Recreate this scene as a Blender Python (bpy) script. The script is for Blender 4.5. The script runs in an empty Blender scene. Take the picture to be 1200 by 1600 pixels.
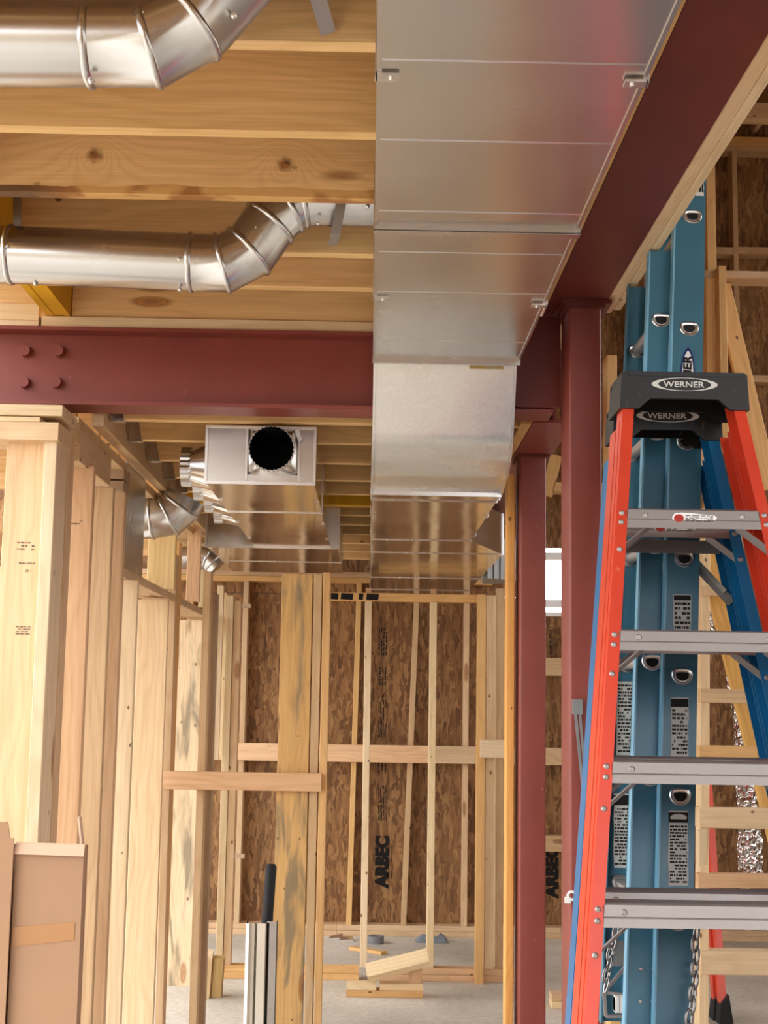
import bpy, math, random
from mathutils import Vector, Matrix
random.seed(7)
C = bpy.context.scene.collection

# ---------------------------------------------------------------- camera
F, EYE = 2170.0, 1.69
_up = Vector((265, -16300, F)).normalized()            # world up, seen in the camera's pixel frame (right, down, forward)
_fw = Vector((-24, (F * F - 24 * 265) / 16300, F)).normalized()
_fw = (_fw - _up * _fw.dot(_up)).normalized()
_rt = _fw.cross(_up)
if _rt.x < 0: _rt = -_rt
cam_d = bpy.data.cameras.new('camera'); cam = bpy.data.objects.new('camera', cam_d); C.objects.link(cam)
cam_d.sensor_fit = 'HORIZONTAL'; cam_d.sensor_width = 36.0; cam_d.lens = F * 36.0 / 1200.0
cam_d.clip_start = 0.05; cam_d.clip_end = 500
R = Matrix(((_rt.x, -_rt.y, -_rt.z), (_fw.x, -_fw.y, -_fw.z), (_up.x, -_up.y, -_up.z)))
cam.matrix_world = Matrix.Translation((0, 0, EYE)) @ R.to_4x4()
bpy.context.scene.camera = cam

# ---------------------------------------------------------------- world, exposure
w = bpy.data.worlds.new('sky'); bpy.context.scene.world = w; w.use_nodes = True
nt = w.node_tree; bg = nt.nodes['Background']
bg.inputs[0].default_value = (0.98, 0.985, 1.0, 1); bg.inputs[1].default_value = 3.0
vs = bpy.context.scene.view_settings
vs.view_transform = 'Standard'; vs.look = 'None'; vs.gamma = 1.0; vs.use_curve_mapping = False
vs.exposure = 0.78
bpy.context.scene.cycles.max_bounces = 10
bpy.context.scene.cycles.diffuse_bounces = 6
bpy.context.scene.cycles.glossy_bounces = 5
bpy.context.scene.cycles.sample_clamp_indirect = 6.0
bpy.context.scene.cycles.use_denoising = True

# ---------------------------------------------------------------- survey helpers: a sight line met with a plane of the building
def ray(px, py):
    u, v = px - 600.0, py - 800.0
    return Vector((_rt.x * u + _rt.y * v + _rt.z * F, _fw.x * u + _fw.y * v + _fw.z * F, _up.x * u + _up.y * v + _up.z * F))
def aY(px, py, Y): d = ray(px, py); return d * (Y / d.y) + Vector((0, 0, EYE))
def aZ(px, py, z): d = ray(px, py); return d * ((z - EYE) / d.z) + Vector((0, 0, EYE))
def aX(px, py, X): d = ray(px, py); return d * (X / d.x) + Vector((0, 0, EYE))

# ---------------------------------------------------------------- materials
def mat(name):
    m = bpy.data.materials.new(name); m.use_nodes = True
    return m, m.node_tree, m.node_tree.nodes['Principled BSDF']
def N(t, kind, **kw):
    n = t.nodes.new(kind)
    for k, v in kw.items():
        if k in n.inputs: n.inputs[k].default_value = v
        else: setattr(n, k, v)
    return n
def ramp(t, fac, stops):
    r = t.nodes.new('ShaderNodeValToRGB'); e = r.color_ramp.elements
    while len(e) < len(stops): e.new(0.5)
    for i, (p, c) in enumerate(stops):
        e[i].position = p; e[i].color = c if len(c) == 4 else (*c, 1)
    t.links.new(fac, r.inputs[0]); return r.outputs[0]
def mix(t, fac, a, b, blend='MIX'):
    n = t.nodes.new('ShaderNodeMix'); n.data_type = 'RGBA'; n.blend_type = blend
    for s, v in ((0, fac), (6, a), (7, b)):
        if isinstance(v, bpy.types.NodeSocket): t.links.new(v, n.inputs[s])
        else: n.inputs[s].default_value = v if s == 0 else (*v[:3], 1)
    return n.outputs[2]
def mapped(t, src, scale, off=None):
    n = N(t, 'ShaderNodeMapping'); n.inputs['Scale'].default_value = scale
    t.links.new(src, n.inputs['Vector'])
    if off is not None: t.links.new(off, n.inputs['Location'])
    return n.outputs[0]
def math_n(t, op, a, b=None):
    n = t.nodes.new('ShaderNodeMath'); n.operation = op
    for i, v in enumerate((a, b)):
        if v is None: continue
        if isinstance(v, bpy.types.NodeSocket): t.links.new(v, n.inputs[i])
        else: n.inputs[i].default_value = v
    return n.outputs[0]
def bump(t, b, h, strength, dist=0.01):
    n = N(t, 'ShaderNodeBump', Strength=strength, Distance=dist)
    t.links.new(h, n.inputs['Height']); t.links.new(n.outputs[0], b.inputs['Normal'])
def srgb(r, g, b):
    f = lambda c: c / 12.92 if c <= 0.04045 else ((c + 0.055) / 1.055) ** 2.4
    return (f(r / 255), f(g / 255), f(b / 255))

def make_wood(name, knots=(), stain=0.0, wane=None, smallk=1.0):
    m, t, b = mat(name); L = t.links
    tc = N(t, 'ShaderNodeTexCoord'); oi = N(t, 'ShaderNodeObjectInfo')
    off = N(t, 'ShaderNodeVectorMath', operation='SCALE'); off.inputs[0].default_value = (3.1, 7.7, 13.3)
    L.new(math_n(t, 'MULTIPLY', oi.outputs['Random'], 9.0), off.inputs[3])
    o = tc.outputs['Object']
    warp = N(t, 'ShaderNodeTexNoise', Scale=1.0, Detail=2.0)
    L.new(mapped(t, o, (5, 5, 1.3), off.outputs[0]), warp.inputs['Vector'])
    # growth rings cut lengthwise
    ringv = N(t, 'ShaderNodeTexNoise', Scale=1.0, Detail=3.0, Distortion=0.35)
    L.new(mapped(t, o, (55, 55, 1.2), off.outputs[0]), ringv.inputs['Vector'])
    fine = N(t, 'ShaderNodeTexNoise', Scale=1.0, Detail=5.0)
    L.new(mapped(t, o, (220, 220, 5), off.outputs[0]), fine.inputs['Vector'])
    sep = N(t, 'ShaderNodeSeparateXYZ'); L.new(o, sep.inputs[0])
    ph = math_n(t, 'ADD', math_n(t, 'MULTIPLY', sep.outputs[0], 50.0), math_n(t, 'MULTIPLY', warp.outputs[0], 16.0))
    wob = None
    for (kx, kz, kr) in knots:                          # rings bend round the large knots
        dx = math_n(t, 'SUBTRACT', sep.outputs[0], kx); dz = math_n(t, 'SUBTRACT', sep.outputs[2], kz)
        d2 = math_n(t, 'ADD', math_n(t, 'MULTIPLY', dx, dx), math_n(t, 'MULTIPLY', math_n(t, 'MULTIPLY', dz, dz), 0.8))
        d = math_n(t, 'SQRT', d2)
        g = math_n(t, 'DIVIDE', 0.012, math_n(t, 'ADD', d2, 0.0012))
        ph = math_n(t, 'ADD', ph, math_n(t, 'MULTIPLY', g, 1.4))
        nz = N(t, 'ShaderNodeTexNoise', Scale=70.0, Detail=3.0); L.new(o, nz.inputs['Vector'])
        dd = math_n(t, 'ADD', d, math_n(t, 'MULTIPLY', nz.outputs[0], 0.018))
        sm_ = N(t, 'ShaderNodeMapRange'); sm_.inputs[1].default_value = kr + 0.012; sm_.inputs[2].default_value = kr - 0.004; L.new(dd, sm_.inputs[0]); kk = sm_.outputs[0]
        wob = kk if wob is None else math_n(t, 'MAXIMUM', wob, kk)
    rings = math_n(t, 'SINE', math_n(t, 'MULTIPLY', ph, 3.2))
    rg = ramp(t, math_n(t, 'ADD', math_n(t, 'MULTIPLY', rings, 0.5), 0.5), [(0.0, (1, 1, 1)), (0.6, (0.985, 0.98, 0.97)), (1.0, (0.93, 0.90, 0.86))])
    gr = ramp(t, ringv.outputs[0], [(0.3, (0.92, 0.89, 0.85)), (0.55, (1, 1, 1)), (0.75, (1.04, 1.035, 1.02))])
    fg = ramp(t, fine.outputs[0], [(0.3, (0.9, 0.88, 0.85)), (0.7, (1.04, 1.04, 1.04))])
    c = mix(t, 1.0, oi.outputs['Color'], rg, 'MULTIPLY'); c = mix(t, 0.8, c, gr, 'MULTIPLY'); c = mix(t, 1.0, c, fg, 'MULTIPLY')
    big = N(t, 'ShaderNodeTexNoise', Scale=1.0, Detail=2.0); L.new(mapped(t, o, (9, 9, 1.1), off.outputs[0]), big.inputs['Vector'])
    c = mix(t, 1.0, c, ramp(t, big.outputs[0], [(0.3, (0.93, 0.90, 0.86)), (0.6, (1.02, 1.02, 1.02))]), 'MULTIPLY')
    # pin knots
    v = N(t, 'ShaderNodeTexVoronoi', Scale=1.0); L.new(mapped(t, o, (13, 13, 8), off.outputs[0]), v.inputs['Vector'])
    csep = N(t, 'ShaderNodeSeparateColor'); L.new(v.outputs['Color'], csep.inputs[0])
    pk = math_n(t, 'MULTIPLY', math_n(t, 'LESS_THAN', v.outputs['Distance'], 0.085), math_n(t, 'GREATER_THAN', csep.outputs[0], 0.45))
    c = mix(t, math_n(t, 'MULTIPLY', pk, 0.8 * smallk), c, srgb(88, 52, 28))
    v2 = N(t, 'ShaderNodeTexVoronoi', Scale=1.0); L.new(mapped(t, o, (9, 9, 2.4), off.outputs[0]), v2.inputs['Vector'])
    cs2 = N(t, 'ShaderNodeSeparateColor'); L.new(v2.outputs['Color'], cs2.inputs[0])
    rare = math_n(t, 'GREATER_THAN', cs2.outputs[1], 0.8)
    halo = ramp(t, v2.outputs['Distance'], [(0.05, (0.28, 0.14, 0.07)), (0.11, (0.62, 0.36, 0.18)), (0.13, (0.35, 0.18, 0.08)), (0.2, (1, 1, 1))])
    c = mix(t, math_n(t, 'MULTIPLY', rare, 0.75), c, mix(t, 1.0, c, halo, 'MULTIPLY'))
    if wob is not None:
        kn = N(t, 'ShaderNodeTexNoise', Scale=45.0, Detail=4.0); L.new(o, kn.inputs['Vector'])
        kc = ramp(t, kn.outputs[0], [(0.4, srgb(60, 32, 14)), (0.6, srgb(150, 92, 46))])
        c = mix(t, math_n(t, 'MULTIPLY', wob, 0.9), c, kc)
    if stain:
        sn = N(t, 'ShaderNodeTexNoise', Scale=1.0, Detail=5.0, Distortion=0.6); L.new(mapped(t, o, (16, 16, 2.6), off.outputs[0]), sn.inputs['Vector'])
        f = ramp(t, sn.outputs[0], [(0.48, (0, 0, 0)), (0.64, (stain, stain, stain))])
        c = mix(t, f, c, srgb(128, 116, 94))
    if wane is not None:                                # bark and torn fibre along one edge of the board
        wn = N(t, 'ShaderNodeTexNoise', Scale=1.0, Detail=4.0); L.new(mapped(t, o, (8, 8, 3.2)), wn.inputs['Vector'])
        edge = math_n(t, 'ADD', sep.outputs[0], math_n(t, 'MULTIPLY', wn.outputs[0], 0.05))
        sx, z0, z1 = wane
        wm = math_n(t, 'GREATER_THAN', math_n(t, 'MULTIPLY', edge, sx), 0.124)
        patch = N(t, 'ShaderNodeTexNoise', Scale=1.0, Detail=2.0); L.new(mapped(t, o, (10, 10, 6)), patch.inputs['Vector'])
        zr = N(t, 'ShaderNodeMapRange'); zr.inputs[1].default_value = z0; zr.inputs[2].default_value = z1; L.new(sep.outputs[2], zr.inputs[0])
        pc = ramp(t, patch.outputs[0], [(0.42, srgb(150, 92, 40)), (0.5, srgb(206, 160, 96))])
        wc = mix(t, ramp(t, zr.outputs[0], [(0.2, (0, 0, 0)), (0.35, (1, 1, 1))]), srgb(74, 36, 18), pc)
        c = mix(t, math_n(t, 'MULTIPLY', wm, 0.85), c, wc)
    L.new(c, b.inputs['Base Color']); b.inputs['Roughness'].default_value = 0.62
    b.inputs['Specular IOR Level'].default_value = 0.3
    bump(t, b, fine.outputs[0], 0.12, 0.002)
    return m
WOOD = make_wood('pine_wood')
WOODS = make_wood('weathered_pine_wood', stain=0.8)
JC = Vector(((aZ(105, 487, 2.945).x + .502) / 2, 0, 3.062))                             # middle of the knotty joist
_k = [aY(x, y, 3.385) - JC for x, y in ((148, 243), (445, 257))]
WOODK = make_wood('knotty_joist_wood', knots=[(-k.z, k.x, 0.021) for k in _k], wane=(1.0, -0.75, -0.05), smallk=0.5)

def make_osb():
    m, t, b = mat('strand_board'); L = t.links
    tc = N(t, 'ShaderNodeTexCoord'); oi = N(t, 'ShaderNodeObjectInfo')
    off = N(t, 'ShaderNodeVectorMath', operation='SCALE'); off.inputs[0].default_value = (5.1, 0.0, 3.3)
    L.new(math_n(t, 'MULTIPLY', oi.outputs['Random'], 9.0), off.inputs[3])
    cols = []
    for i, rot in enumerate((0.22, -0.4, 0.9)):
        n = N(t, 'ShaderNodeMapping'); n.inputs['Rotation'].default_value = (0, rot, 0); n.inputs['Scale'].default_value = (48, 48, 10)
        wn = N(t, 'ShaderNodeTexNoise', Scale=5.0, Detail=3.0); L.new(tc.outputs['Object'], wn.inputs['Vector'])
        ad = N(t, 'ShaderNodeVectorMath', operation='MULTIPLY_ADD'); L.new(wn.outputs['Color'], ad.inputs[0]); ad.inputs[1].default_value = (.09, .0, .09); L.new(tc.outputs['Object'], ad.inputs[2])
        L.new(ad.outputs[0], n.inputs['Vector']); L.new(off.outputs[0], n.inputs['Location'])
        wv = N(t, 'ShaderNodeTexVoronoi', Scale=1.0); L.new(n.outputs[0], wv.inputs['Vector'])
        s = N(t, 'ShaderNodeSeparateColor'); L.new(wv.outputs['Color'], s.inputs[0])
        cols.append((s, wv))
    sel = N(t, 'ShaderNodeTexNoise', Scale=9.0, Detail=3.0); L.new(tc.outputs['Object'], sel.inputs['Vector'])
    stops = [(0.0, srgb(120, 84, 50)), (0.3, srgb(152, 110, 68)), (0.6, srgb(170, 126, 80)), (0.9, srgb(196, 152, 102)), (1.0, srgb(132, 92, 54))]
    cs = [ramp(t, s.outputs[0], stops) for s, _ in cols]
    c = mix(t, math_n(t, 'GREATER_THAN', sel.outputs[0], 0.52), cs[0], cs[1])
    c = mix(t, math_n(t, 'GREATER_THAN', cols[2][0].outputs[2], 0.72), c, cs[2])
    fn = N(t, 'ShaderNodeTexNoise', Scale=1.0, Detail=5.0); L.new(mapped(t, tc.outputs['Object'], (120, 120, 14)), fn.inputs['Vector'])
    c = mix(t, 1.0, c, ramp(t, fn.outputs[0], [(0.35, (0.8, 0.76, 0.72)), (0.6, (1.04, 1.04, 1.04))]), 'MULTIPLY')
    c = mix(t, 1.0, c, oi.outputs['Color'], 'MULTIPLY')
    L.new(c, b.inputs['Base Color']); b.inputs['Roughness'].default_value = 0.75
    bump(t, b, cols[0][0].outputs[1], 0.35, 0.002)
    return m
OSB = make_osb()

def make_metal(name, base, r0, r1, warp=0.25, spangle=0.08, metallic=1.0):
    m, t, b = mat(name); L = t.links
    tc = N(t, 'ShaderNodeTexCoord')
    n1 = N(t, 'ShaderNodeTexNoise', Scale=3.0, Detail=4.0); L.new(tc.outputs['Object'], n1.inputs['Vector'])
    v = N(t, 'ShaderNodeTexVoronoi', Scale=140.0); L.new(tc.outputs['Object'], v.inputs['Vector'])
    s = N(t, 'ShaderNodeSeparateColor'); L.new(v.outputs['Color'], s.inputs[0])
    c = mix(t, math_n(t, 'MULTIPLY', s.outputs[0], spangle), base, tuple(x * 0.72 for x in base))
    c = mix(t, 1.0, c, ramp(t, n1.outputs[0], [(0.25, (0.92, 0.92, 0.925)), (0.75, (1, 1, 1))]), 'MULTIPLY')
    L.new(c, b.inputs['Base Color']); b.inputs['Metallic'].default_value = metallic
    rr = N(t, 'ShaderNodeMapRange'); rr.inputs[1].default_value = 0.2; rr.inputs[2].default_value = 0.8
    rr.inputs[3].default_value = r0; rr.inputs[4].default_value = r1; L.new(n1.outputs[0], rr.inputs[0]); L.new(rr.outputs[0], b.inputs['Roughness'])
    n2 = N(t, 'ShaderNodeTexNoise', Scale=2.6, Detail=1.5); L.new(tc.outputs['Object'], n2.inputs['Vector'])
    bump(t, b, n2.outputs[0], warp, 0.02)
    return m
DUCT = make_metal('galvanized_sheet', (0.72, 0.715, 0.70), 0.2, 0.3, 0.14, 0.03)
DUCTR = make_metal('dull_galvanized_sheet', (0.78, 0.775, 0.74), 0.22, 0.32, 0.3, 0.25)
DUCTS = make_metal('bright_galvanized_sheet', (0.78, 0.77, 0.75), 0.1, 0.2, 0.3)
PIPE = make_metal('galvanized_pipe', (0.60, 0.605, 0.61), 0.2, 0.3, 0.12, 0.04)
ALU = make_metal('worn_aluminium', (0.40, 0.375, 0.36), 0.45, 0.6, 0.1, 0.08, 0.85)
ALUB = make_metal('bright_aluminium', (0.8, 0.79, 0.77), 0.25, 0.35, 0.05)
CHAINM = make_metal('dark_chain_steel', (0.38, 0.37, 0.36), 0.28, 0.4, 0.02)
FOIL, _t, _b = mat('crumpled_foil')
_b.inputs['Base Color'].default_value = (0.82, 0.82, 0.82, 1); _b.inputs['Metallic'].default_value = 1; _b.inputs['Roughness'].default_value = 0.14
_tc = N(_t, 'ShaderNodeTexCoord'); _n = N(_t, 'ShaderNodeTexVoronoi', Scale=32.0); _t.links.new(_tc.outputs['Object'], _n.inputs['Vector']); bump(_t, _b, _n.outputs[0], 1.0, 0.03)

def make_paint(name, base, rough, worn, wear=0.62, spec=0.5, dirt=0.85):
    m, t, b = mat(name); L = t.links
    tc = N(t, 'ShaderNodeTexCoord')
    n1 = N(t, 'ShaderNodeTexNoise', Scale=5.0, Detail=5.0); L.new(tc.outputs['Object'], n1.inputs['Vector'])
    n2 = N(t, 'ShaderNodeTexNoise', Scale=1.0, Detail=8.0, Roughness=0.75); L.new(mapped(t, tc.outputs['Object'], (60, 60, 14)), n2.inputs['Vector'])
    c = mix(t, ramp(t, n1.outputs[0], [(0.35, (0, 0, 0)), (0.7, (1, 1, 1))]), base, tuple(x * dirt for x in base))
    c = mix(t, ramp(t, n2.outputs[0], [(wear, (0, 0, 0)), (wear + 0.07, (0.75, 0.75, 0.75))]), c, worn)
    L.new(c, b.inputs['Base Color']); b.inputs['Roughness'].default_value = rough; b.inputs['Specular IOR Level'].default_value = spec
    bump(t, b, n2.outputs[0], 0.06, 0.002)
    return m
STEEL = make_paint('red_primer_steel', srgb(134, 60, 50), 0.46, srgb(184, 130, 118), 0.645, 0.5)
STEELD = make_paint('dark_red_primer_steel', srgb(108, 42, 34), 0.5, srgb(160, 110, 104), 0.67, 0.4)
ORANGE = make_paint('orange_fiberglass', srgb(208, 66, 42), 0.30, srgb(222, 140, 112), 0.63, 0.5)
BLUE = make_paint('blue_fiberglass', srgb(24, 108, 160), 0.32, srgb(130, 170, 190), 0.72, 0.5)
TEAL = make_paint('weathered_blue_fiberglass', srgb(62, 114, 136), 0.36, srgb(120, 160, 170), 0.70, 0.5)
BLACKP = make_paint('black_plastic', srgb(20, 20, 20), 0.45, srgb(104, 100, 92), 0.62, 0.35)
RUBBER = make_paint('black_rubber', srgb(18, 18, 21), 0.7, srgb(70, 70, 70), 0.72, 0.4)
YELLOW = make_paint('yellow_coated_lumber', srgb(222, 168, 28), 0.55, srgb(170, 120, 30), 0.62, 0.4, 0.8)
CARD = make_paint('brown_cardboard', srgb(164, 130, 102), 0.8, srgb(196, 160, 130), 0.75, 0.2, 0.94)
CARDE = make_paint('cardboard_fold', srgb(204, 172, 146), 0.8, srgb(214, 186, 160), 0.75, 0.2, 0.96)
TAPE = make_paint('brown_packing_tape', srgb(166, 120, 76), 0.3, srgb(180, 140, 100), 0.75, 0.5, 0.95)
WHITE = make_paint('white_vinyl', srgb(232, 232, 230), 0.4, srgb(220, 220, 220), 0.75, 0.5, 0.97)
PAPER = make_paint('white_label_paper', srgb(196, 196, 190), 0.55, srgb(120, 120, 120), 0.6, 0.3, 0.9)
INK = make_paint('black_ink', srgb(30, 28, 28), 0.7, srgb(50, 46, 44), 0.75, 0.2, 0.9)
INKB = make_paint('navy_ink', srgb(42, 48, 110), 0.6, srgb(90, 90, 130), 0.7, 0.2, 0.9)
INKR = make_paint('red_ink', srgb(170, 52, 44), 0.6, srgb(150, 80, 70), 0.7, 0.2, 0.9)
SILVERP = make_paint('silver_logo_print', srgb(196, 196, 192), 0.4, srgb(60, 60, 60), 0.62, 0.5, 0.9)
GREYBAG = make_paint('unseen_grey_sheet', srgb(122, 128, 134), 0.5, srgb(160, 160, 160), 0.7, 0.4, 0.8)
TAPER = make_paint('grey_duct_tape', srgb(120, 118, 120), 0.4, srgb(150, 150, 150), 0.7, 0.4, 0.8)
STAMP = make_paint('faded_stamp_ink', srgb(112, 96, 84), 0.8, srgb(180, 150, 120), 0.5, 0.1, 0.8)

def make_concrete():
    m, t, b = mat('dusty_concrete'); L = t.links
    tc = N(t, 'ShaderNodeTexCoord')
    n1 = N(t, 'ShaderNodeTexNoise', Scale=1.3, Detail=6.0); L.new(tc.outputs['Object'], n1.inputs['Vector'])
    n2 = N(t, 'ShaderNodeTexNoise', Scale=26.0, Detail=8.0, Roughness=0.7); L.new(tc.outputs['Object'], n2.inputs['Vector'])
    c = ramp(t, n1.outputs[0], [(0.3, srgb(170, 162, 148)), (0.6, srgb(206, 198, 185))])
    c = mix(t, 1.0, c, ramp(t, n2.outputs[0], [(0.35, (0.8, 0.79, 0.77)), (0.6, (1.03, 1.03, 1.03))]), 'MULTIPLY')
    L.new(c, b.inputs['Base Color']); b.inputs['Roughness'].default_value = 0.55
    bump(t, b, n2.outputs[0], 0.15, 0.003)
    return m
CONC = make_concrete()
EARTH = make_paint('bare_earth', srgb(150, 136, 116), 0.9, srgb(170, 156, 136), 0.6, 0.1, 0.85)
GLASS, _t, _b = mat('window_glass')
_b.inputs['Base Color'].default_value = (1, 1, 1, 1); _b.inputs['Roughness'].default_value = 0.0
_b.inputs['Transmission Weight'].default_value = 1.0; _b.inputs['IOR'].default_value = 1.05

# wood tints
PALE = srgb(224, 198, 158); JOIST = srgb(236, 198, 142); GOLD = srgb(220, 178, 120); PINK = srgb(220, 182, 144)
TAN = srgb(208, 178, 142); BEIGE = srgb(200, 170, 132); CREAM = srgb(226, 204, 168); GREYW = srgb(178, 154, 130)

# ---------------------------------------------------------------- object helpers
WM = {}
def link(o, M, parent):
    C.objects.link(o)
    if parent is not None:
        o.parent = parent; o.matrix_parent_inverse = WM[parent.name].inverted()
    o.matrix_basis = M; WM[o.name] = M
    return o
def thing(name, label, cat, loc, group=None):
    o = bpy.data.objects.new(name, None); o.empty_display_size = 0.1
    link(o, Matrix.Translation(loc), None); o['label'] = label; o['category'] = cat; o['kind'] = 'thing'
    if group: o['group'] = group
    return o
def tag(o, label, cat, group=None):
    o['label'] = label; o['category'] = cat; o['kind'] = 'thing'
    if group: o['group'] = group
    return o
def setting(name, loc=(0, 0, 0), label=None):
    o = bpy.data.objects.new(name, None); link(o, Matrix.Translation(loc), None); o['kind'] = 'structure'
    if label: o['label'] = label
    return o
def mk(name, vs_, fs, m, parent=None, smooth=False):
    vs_ = [Vector(v) for v in vs_]
    lo = Vector([min(v[i] for v in vs_) for i in range(3)]); hi = Vector([max(v[i] for v in vs_) for i in range(3)]); c = (lo + hi) / 2
    me = bpy.data.meshes.new(name); me.from_pydata([v - c for v in vs_], [], fs)
    if smooth:
        for p in me.polygons: p.use_smooth = True
    me.materials.append(m); me.update()
    o = bpy.data.objects.new(name, me)
    return link(o, Matrix.Translation(c), parent)
class MB:
    def __init__(s): s.v = []; s.f = []
    def poly(s, vs_, fs):
        n = len(s.v); s.v += [Vector(v) for v in vs_]; s.f += [[i + n for i in f] for f in fs]; return s
    def hexa(s, a, b):                                   # two matching polygons lofted and capped
        n = len(a); fs = [list(range(n))[::-1], list(range(n, 2 * n))]
        fs += [[i, (i + 1) % n, n + (i + 1) % n, n + i] for i in range(n)]
        return s.poly(list(a) + list(b), fs)
    def box(s, x0, x1, y0, y1, z0, z1):
        return s.hexa([(x0, y0, z0), (x1, y0, z0), (x1, y1, z0), (x0, y1, z0)], [(x0, y0, z1), (x1, y0, z1), (x1, y1, z1), (x0, y1, z1)])
    def bar(s, p0, p1, w, t, side=(1, 0, 0)):
        p0, p1 = Vector(p0), Vector(p1); d = (p1 - p0).normalized(); sd = Vector(side); sd = (sd - d * sd.dot(d)).normalized(); th = d.cross(sd)
        q = [sd * (a * w / 2) + th * (b_ * t / 2) for a, b_ in ((-1, -1), (1, -1), (1, 1), (-1, 1))]
        return s.hexa([p0 + k for k in q], [p1 + k for k in q])
    def tube(s, pts, r, n=16, cap=True):
        pts = [Vector(p) for p in pts]; rings = []; ref = None
        for i, p in enumerate(pts):
            d = ((pts[min(i + 1, len(pts) - 1)] - p).normalized() + (p - pts[max(i - 1, 0)]).normalized()).normalized()
            if ref is None: ref = d.orthogonal().normalized()
            ref = (ref - d * ref.dot(d)).normalized(); q = d.cross(ref); rr = r[i] if isinstance(r, (list, tuple)) else r
            rings.append([p + (ref * math.cos(2 * math.pi * k / n) + q * math.sin(2 * math.pi * k / n)) * rr for k in range(n)])
        vs_ = [v for rg in rings for v in rg]; fs = []
        for i in range(len(pts) - 1):
            fs += [[i * n + k, i * n + (k + 1) % n, (i + 1) * n + (k + 1) % n, (i + 1) * n + k] for k in range(n)]
        if cap: fs += [list(range(n))[::-1], [(len(pts) - 1) * n + k for k in range(n)]]
        return s.poly(vs_, fs)
    def torus(s, c, ax, R_, r, n=24, m=8):
        ax = Vector(ax).normalized(); u = ax.orthogonal().normalized(); v = ax.cross(u); c = Vector(c); vs_ = []; fs = []
        for i in range(n):
            a = 2 * math.pi * i / n; e = u * math.cos(a) + v * math.sin(a)
            for j in range(m):
                b_ = 2 * math.pi * j / m; vs_.append(c + e * (R_ + r * math.cos(b_)) + ax * (r * math.sin(b_)))
        for i in range(n):
            for j in range(m):
                fs.append([i * m + j, ((i + 1) % n) * m + j, ((i + 1) % n) * m + (j + 1) % m, i * m + (j + 1) % m])
        return s.poly(vs_, fs)
    def out(s, name, m, parent=None, smooth=False): return mk(name, s.v, s.f, m, parent, smooth)
def auto_smooth(o, ang=40):
    me = o.data
    for p in me.polygons: p.use_smooth = True
    try: me.set_sharp_from_angle(angle=math.radians(ang))
    except Exception: pass
    return o
_bm = {}
def board(name, parent, p0, p1, w, t, side=(1, 0, 0), col=PALE, m=None, jit=0.06):
    """a length of lumber: local z along its length, x its wide direction, y its thickness"""
    p0, p1 = Vector(p0), Vector(p1); L_ = (p1 - p0).length; d = (p1 - p0) / L_
    sd = Vector(side); sd = (sd - d * sd.dot(d)).normalized(); th = d.cross(sd)
    key = (round(w, 4), round(t, 4), round(L_, 3), (m or WOOD).name)
    me = _bm.get(key)
    if me is None:
        e = min(0.0025, t * 0.1)
        def ring(z, s_): return [(x, y, z) for x, y in ((-w/2+e-s_*0, -t/2), (w/2-e, -t/2), (w/2, -t/2+e), (w/2, t/2-e), (w/2-e, t/2), (-w/2+e, t/2), (-w/2, t/2-e), (-w/2, -t/2+e))]
        vs_ = ring(-L_ / 2, 0) + ring(L_ / 2, 0)
        fs = [list(range(8))[::-1], list(range(8, 16))] + [[i, (i + 1) % 8, 8 + (i + 1) % 8, 8 + i] for i in range(8)]
        me = bpy.data.meshes.new(name); me.from_pydata([Vector(v) for v in vs_], [], fs); me.materials.append(m or WOOD); _bm[key] = me
    o = bpy.data.objects.new(name, me)
    M = Matrix(((sd.x, th.x, d.x, 0), (sd.y, th.y, d.y, 0), (sd.z, th.z, d.z, 0), (0, 0, 0, 1)))
    M = Matrix.Translation((p0 + p1) / 2) @ M
    k = 1 + random.uniform(-jit, jit); k2 = k * (1 + random.uniform(-0.02, 0.02))
    o.color = (col[0] * k, col[1] * k2, col[2] * k2 * (1 + random.uniform(-0.05, 0.05)), 1)
    return link(o, M, parent)
def stud(name, parent, x0, x1, y0, y1, z0, z1, col=PALE, m=None):
    """vertical lumber by its bounds"""
    w, t = x1 - x0, y1 - y0
    if w >= t: return board(name, parent, ((x0+x1)/2, (y0+y1)/2, z0), ((x0+x1)/2, (y0+y1)/2, z1), w, t, (1, 0, 0), col, m)
    return board(name, parent, ((x0+x1)/2, (y0+y1)/2, z0), ((x0+x1)/2, (y0+y1)/2, z1), t, w, (0, 1, 0), col, m)
def rail_x(name, parent, x0, x1, y0, y1, z0, z1, col=PALE, m=None):
    h, t = z1 - z0, y1 - y0; a, b = (x0, (y0+y1)/2, (z0+z1)/2), (x1, (y0+y1)/2, (z0+z1)/2)
    if h >= t: return board(name, parent, a, b, h, t, (0, 0, -1), col, m)
    return board(name, parent, a, b, t, h, (0, 1, 0), col, m)
def rail_y(name, parent, x0, x1, y0, y1, z0, z1, col=PALE, m=None):
    h, t = z1 - z0, x1 - x0; a, b = ((x0+x1)/2, y0, (z0+z1)/2), ((x0+x1)/2, y1, (z0+z1)/2)
    if h >= t: return board(name, parent, a, b, h, t, (0, 0, -1), col, m)
    return board(name, parent, a, b, t, h, (1, 0, 0), col, m)
def text(name, body, size, M, m, parent, bold=0.0, ext=0.0008, sx=1.0):
    cu = bpy.data.curves.new(name, 'FONT'); cu.body = body; cu.size = size; cu.align_x = 'CENTER'; cu.align_y = 'CENTER'
    cu.extrude = ext; cu.offset = bold; cu.materials.append(m); cu.resolution_u = 3
    f = bpy.data.objects.new(name, cu); C.objects.link(f); bpy.context.view_layer.update()
    me = bpy.data.meshes.new_from_object(f); bpy.data.objects.remove(f)
    if not me.materials: me.materials.append(m)
    o = bpy.data.objects.new(name, me)
    return link(o, M @ Matrix.Diagonal((sx, 1, 1, 1)), parent)
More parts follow.
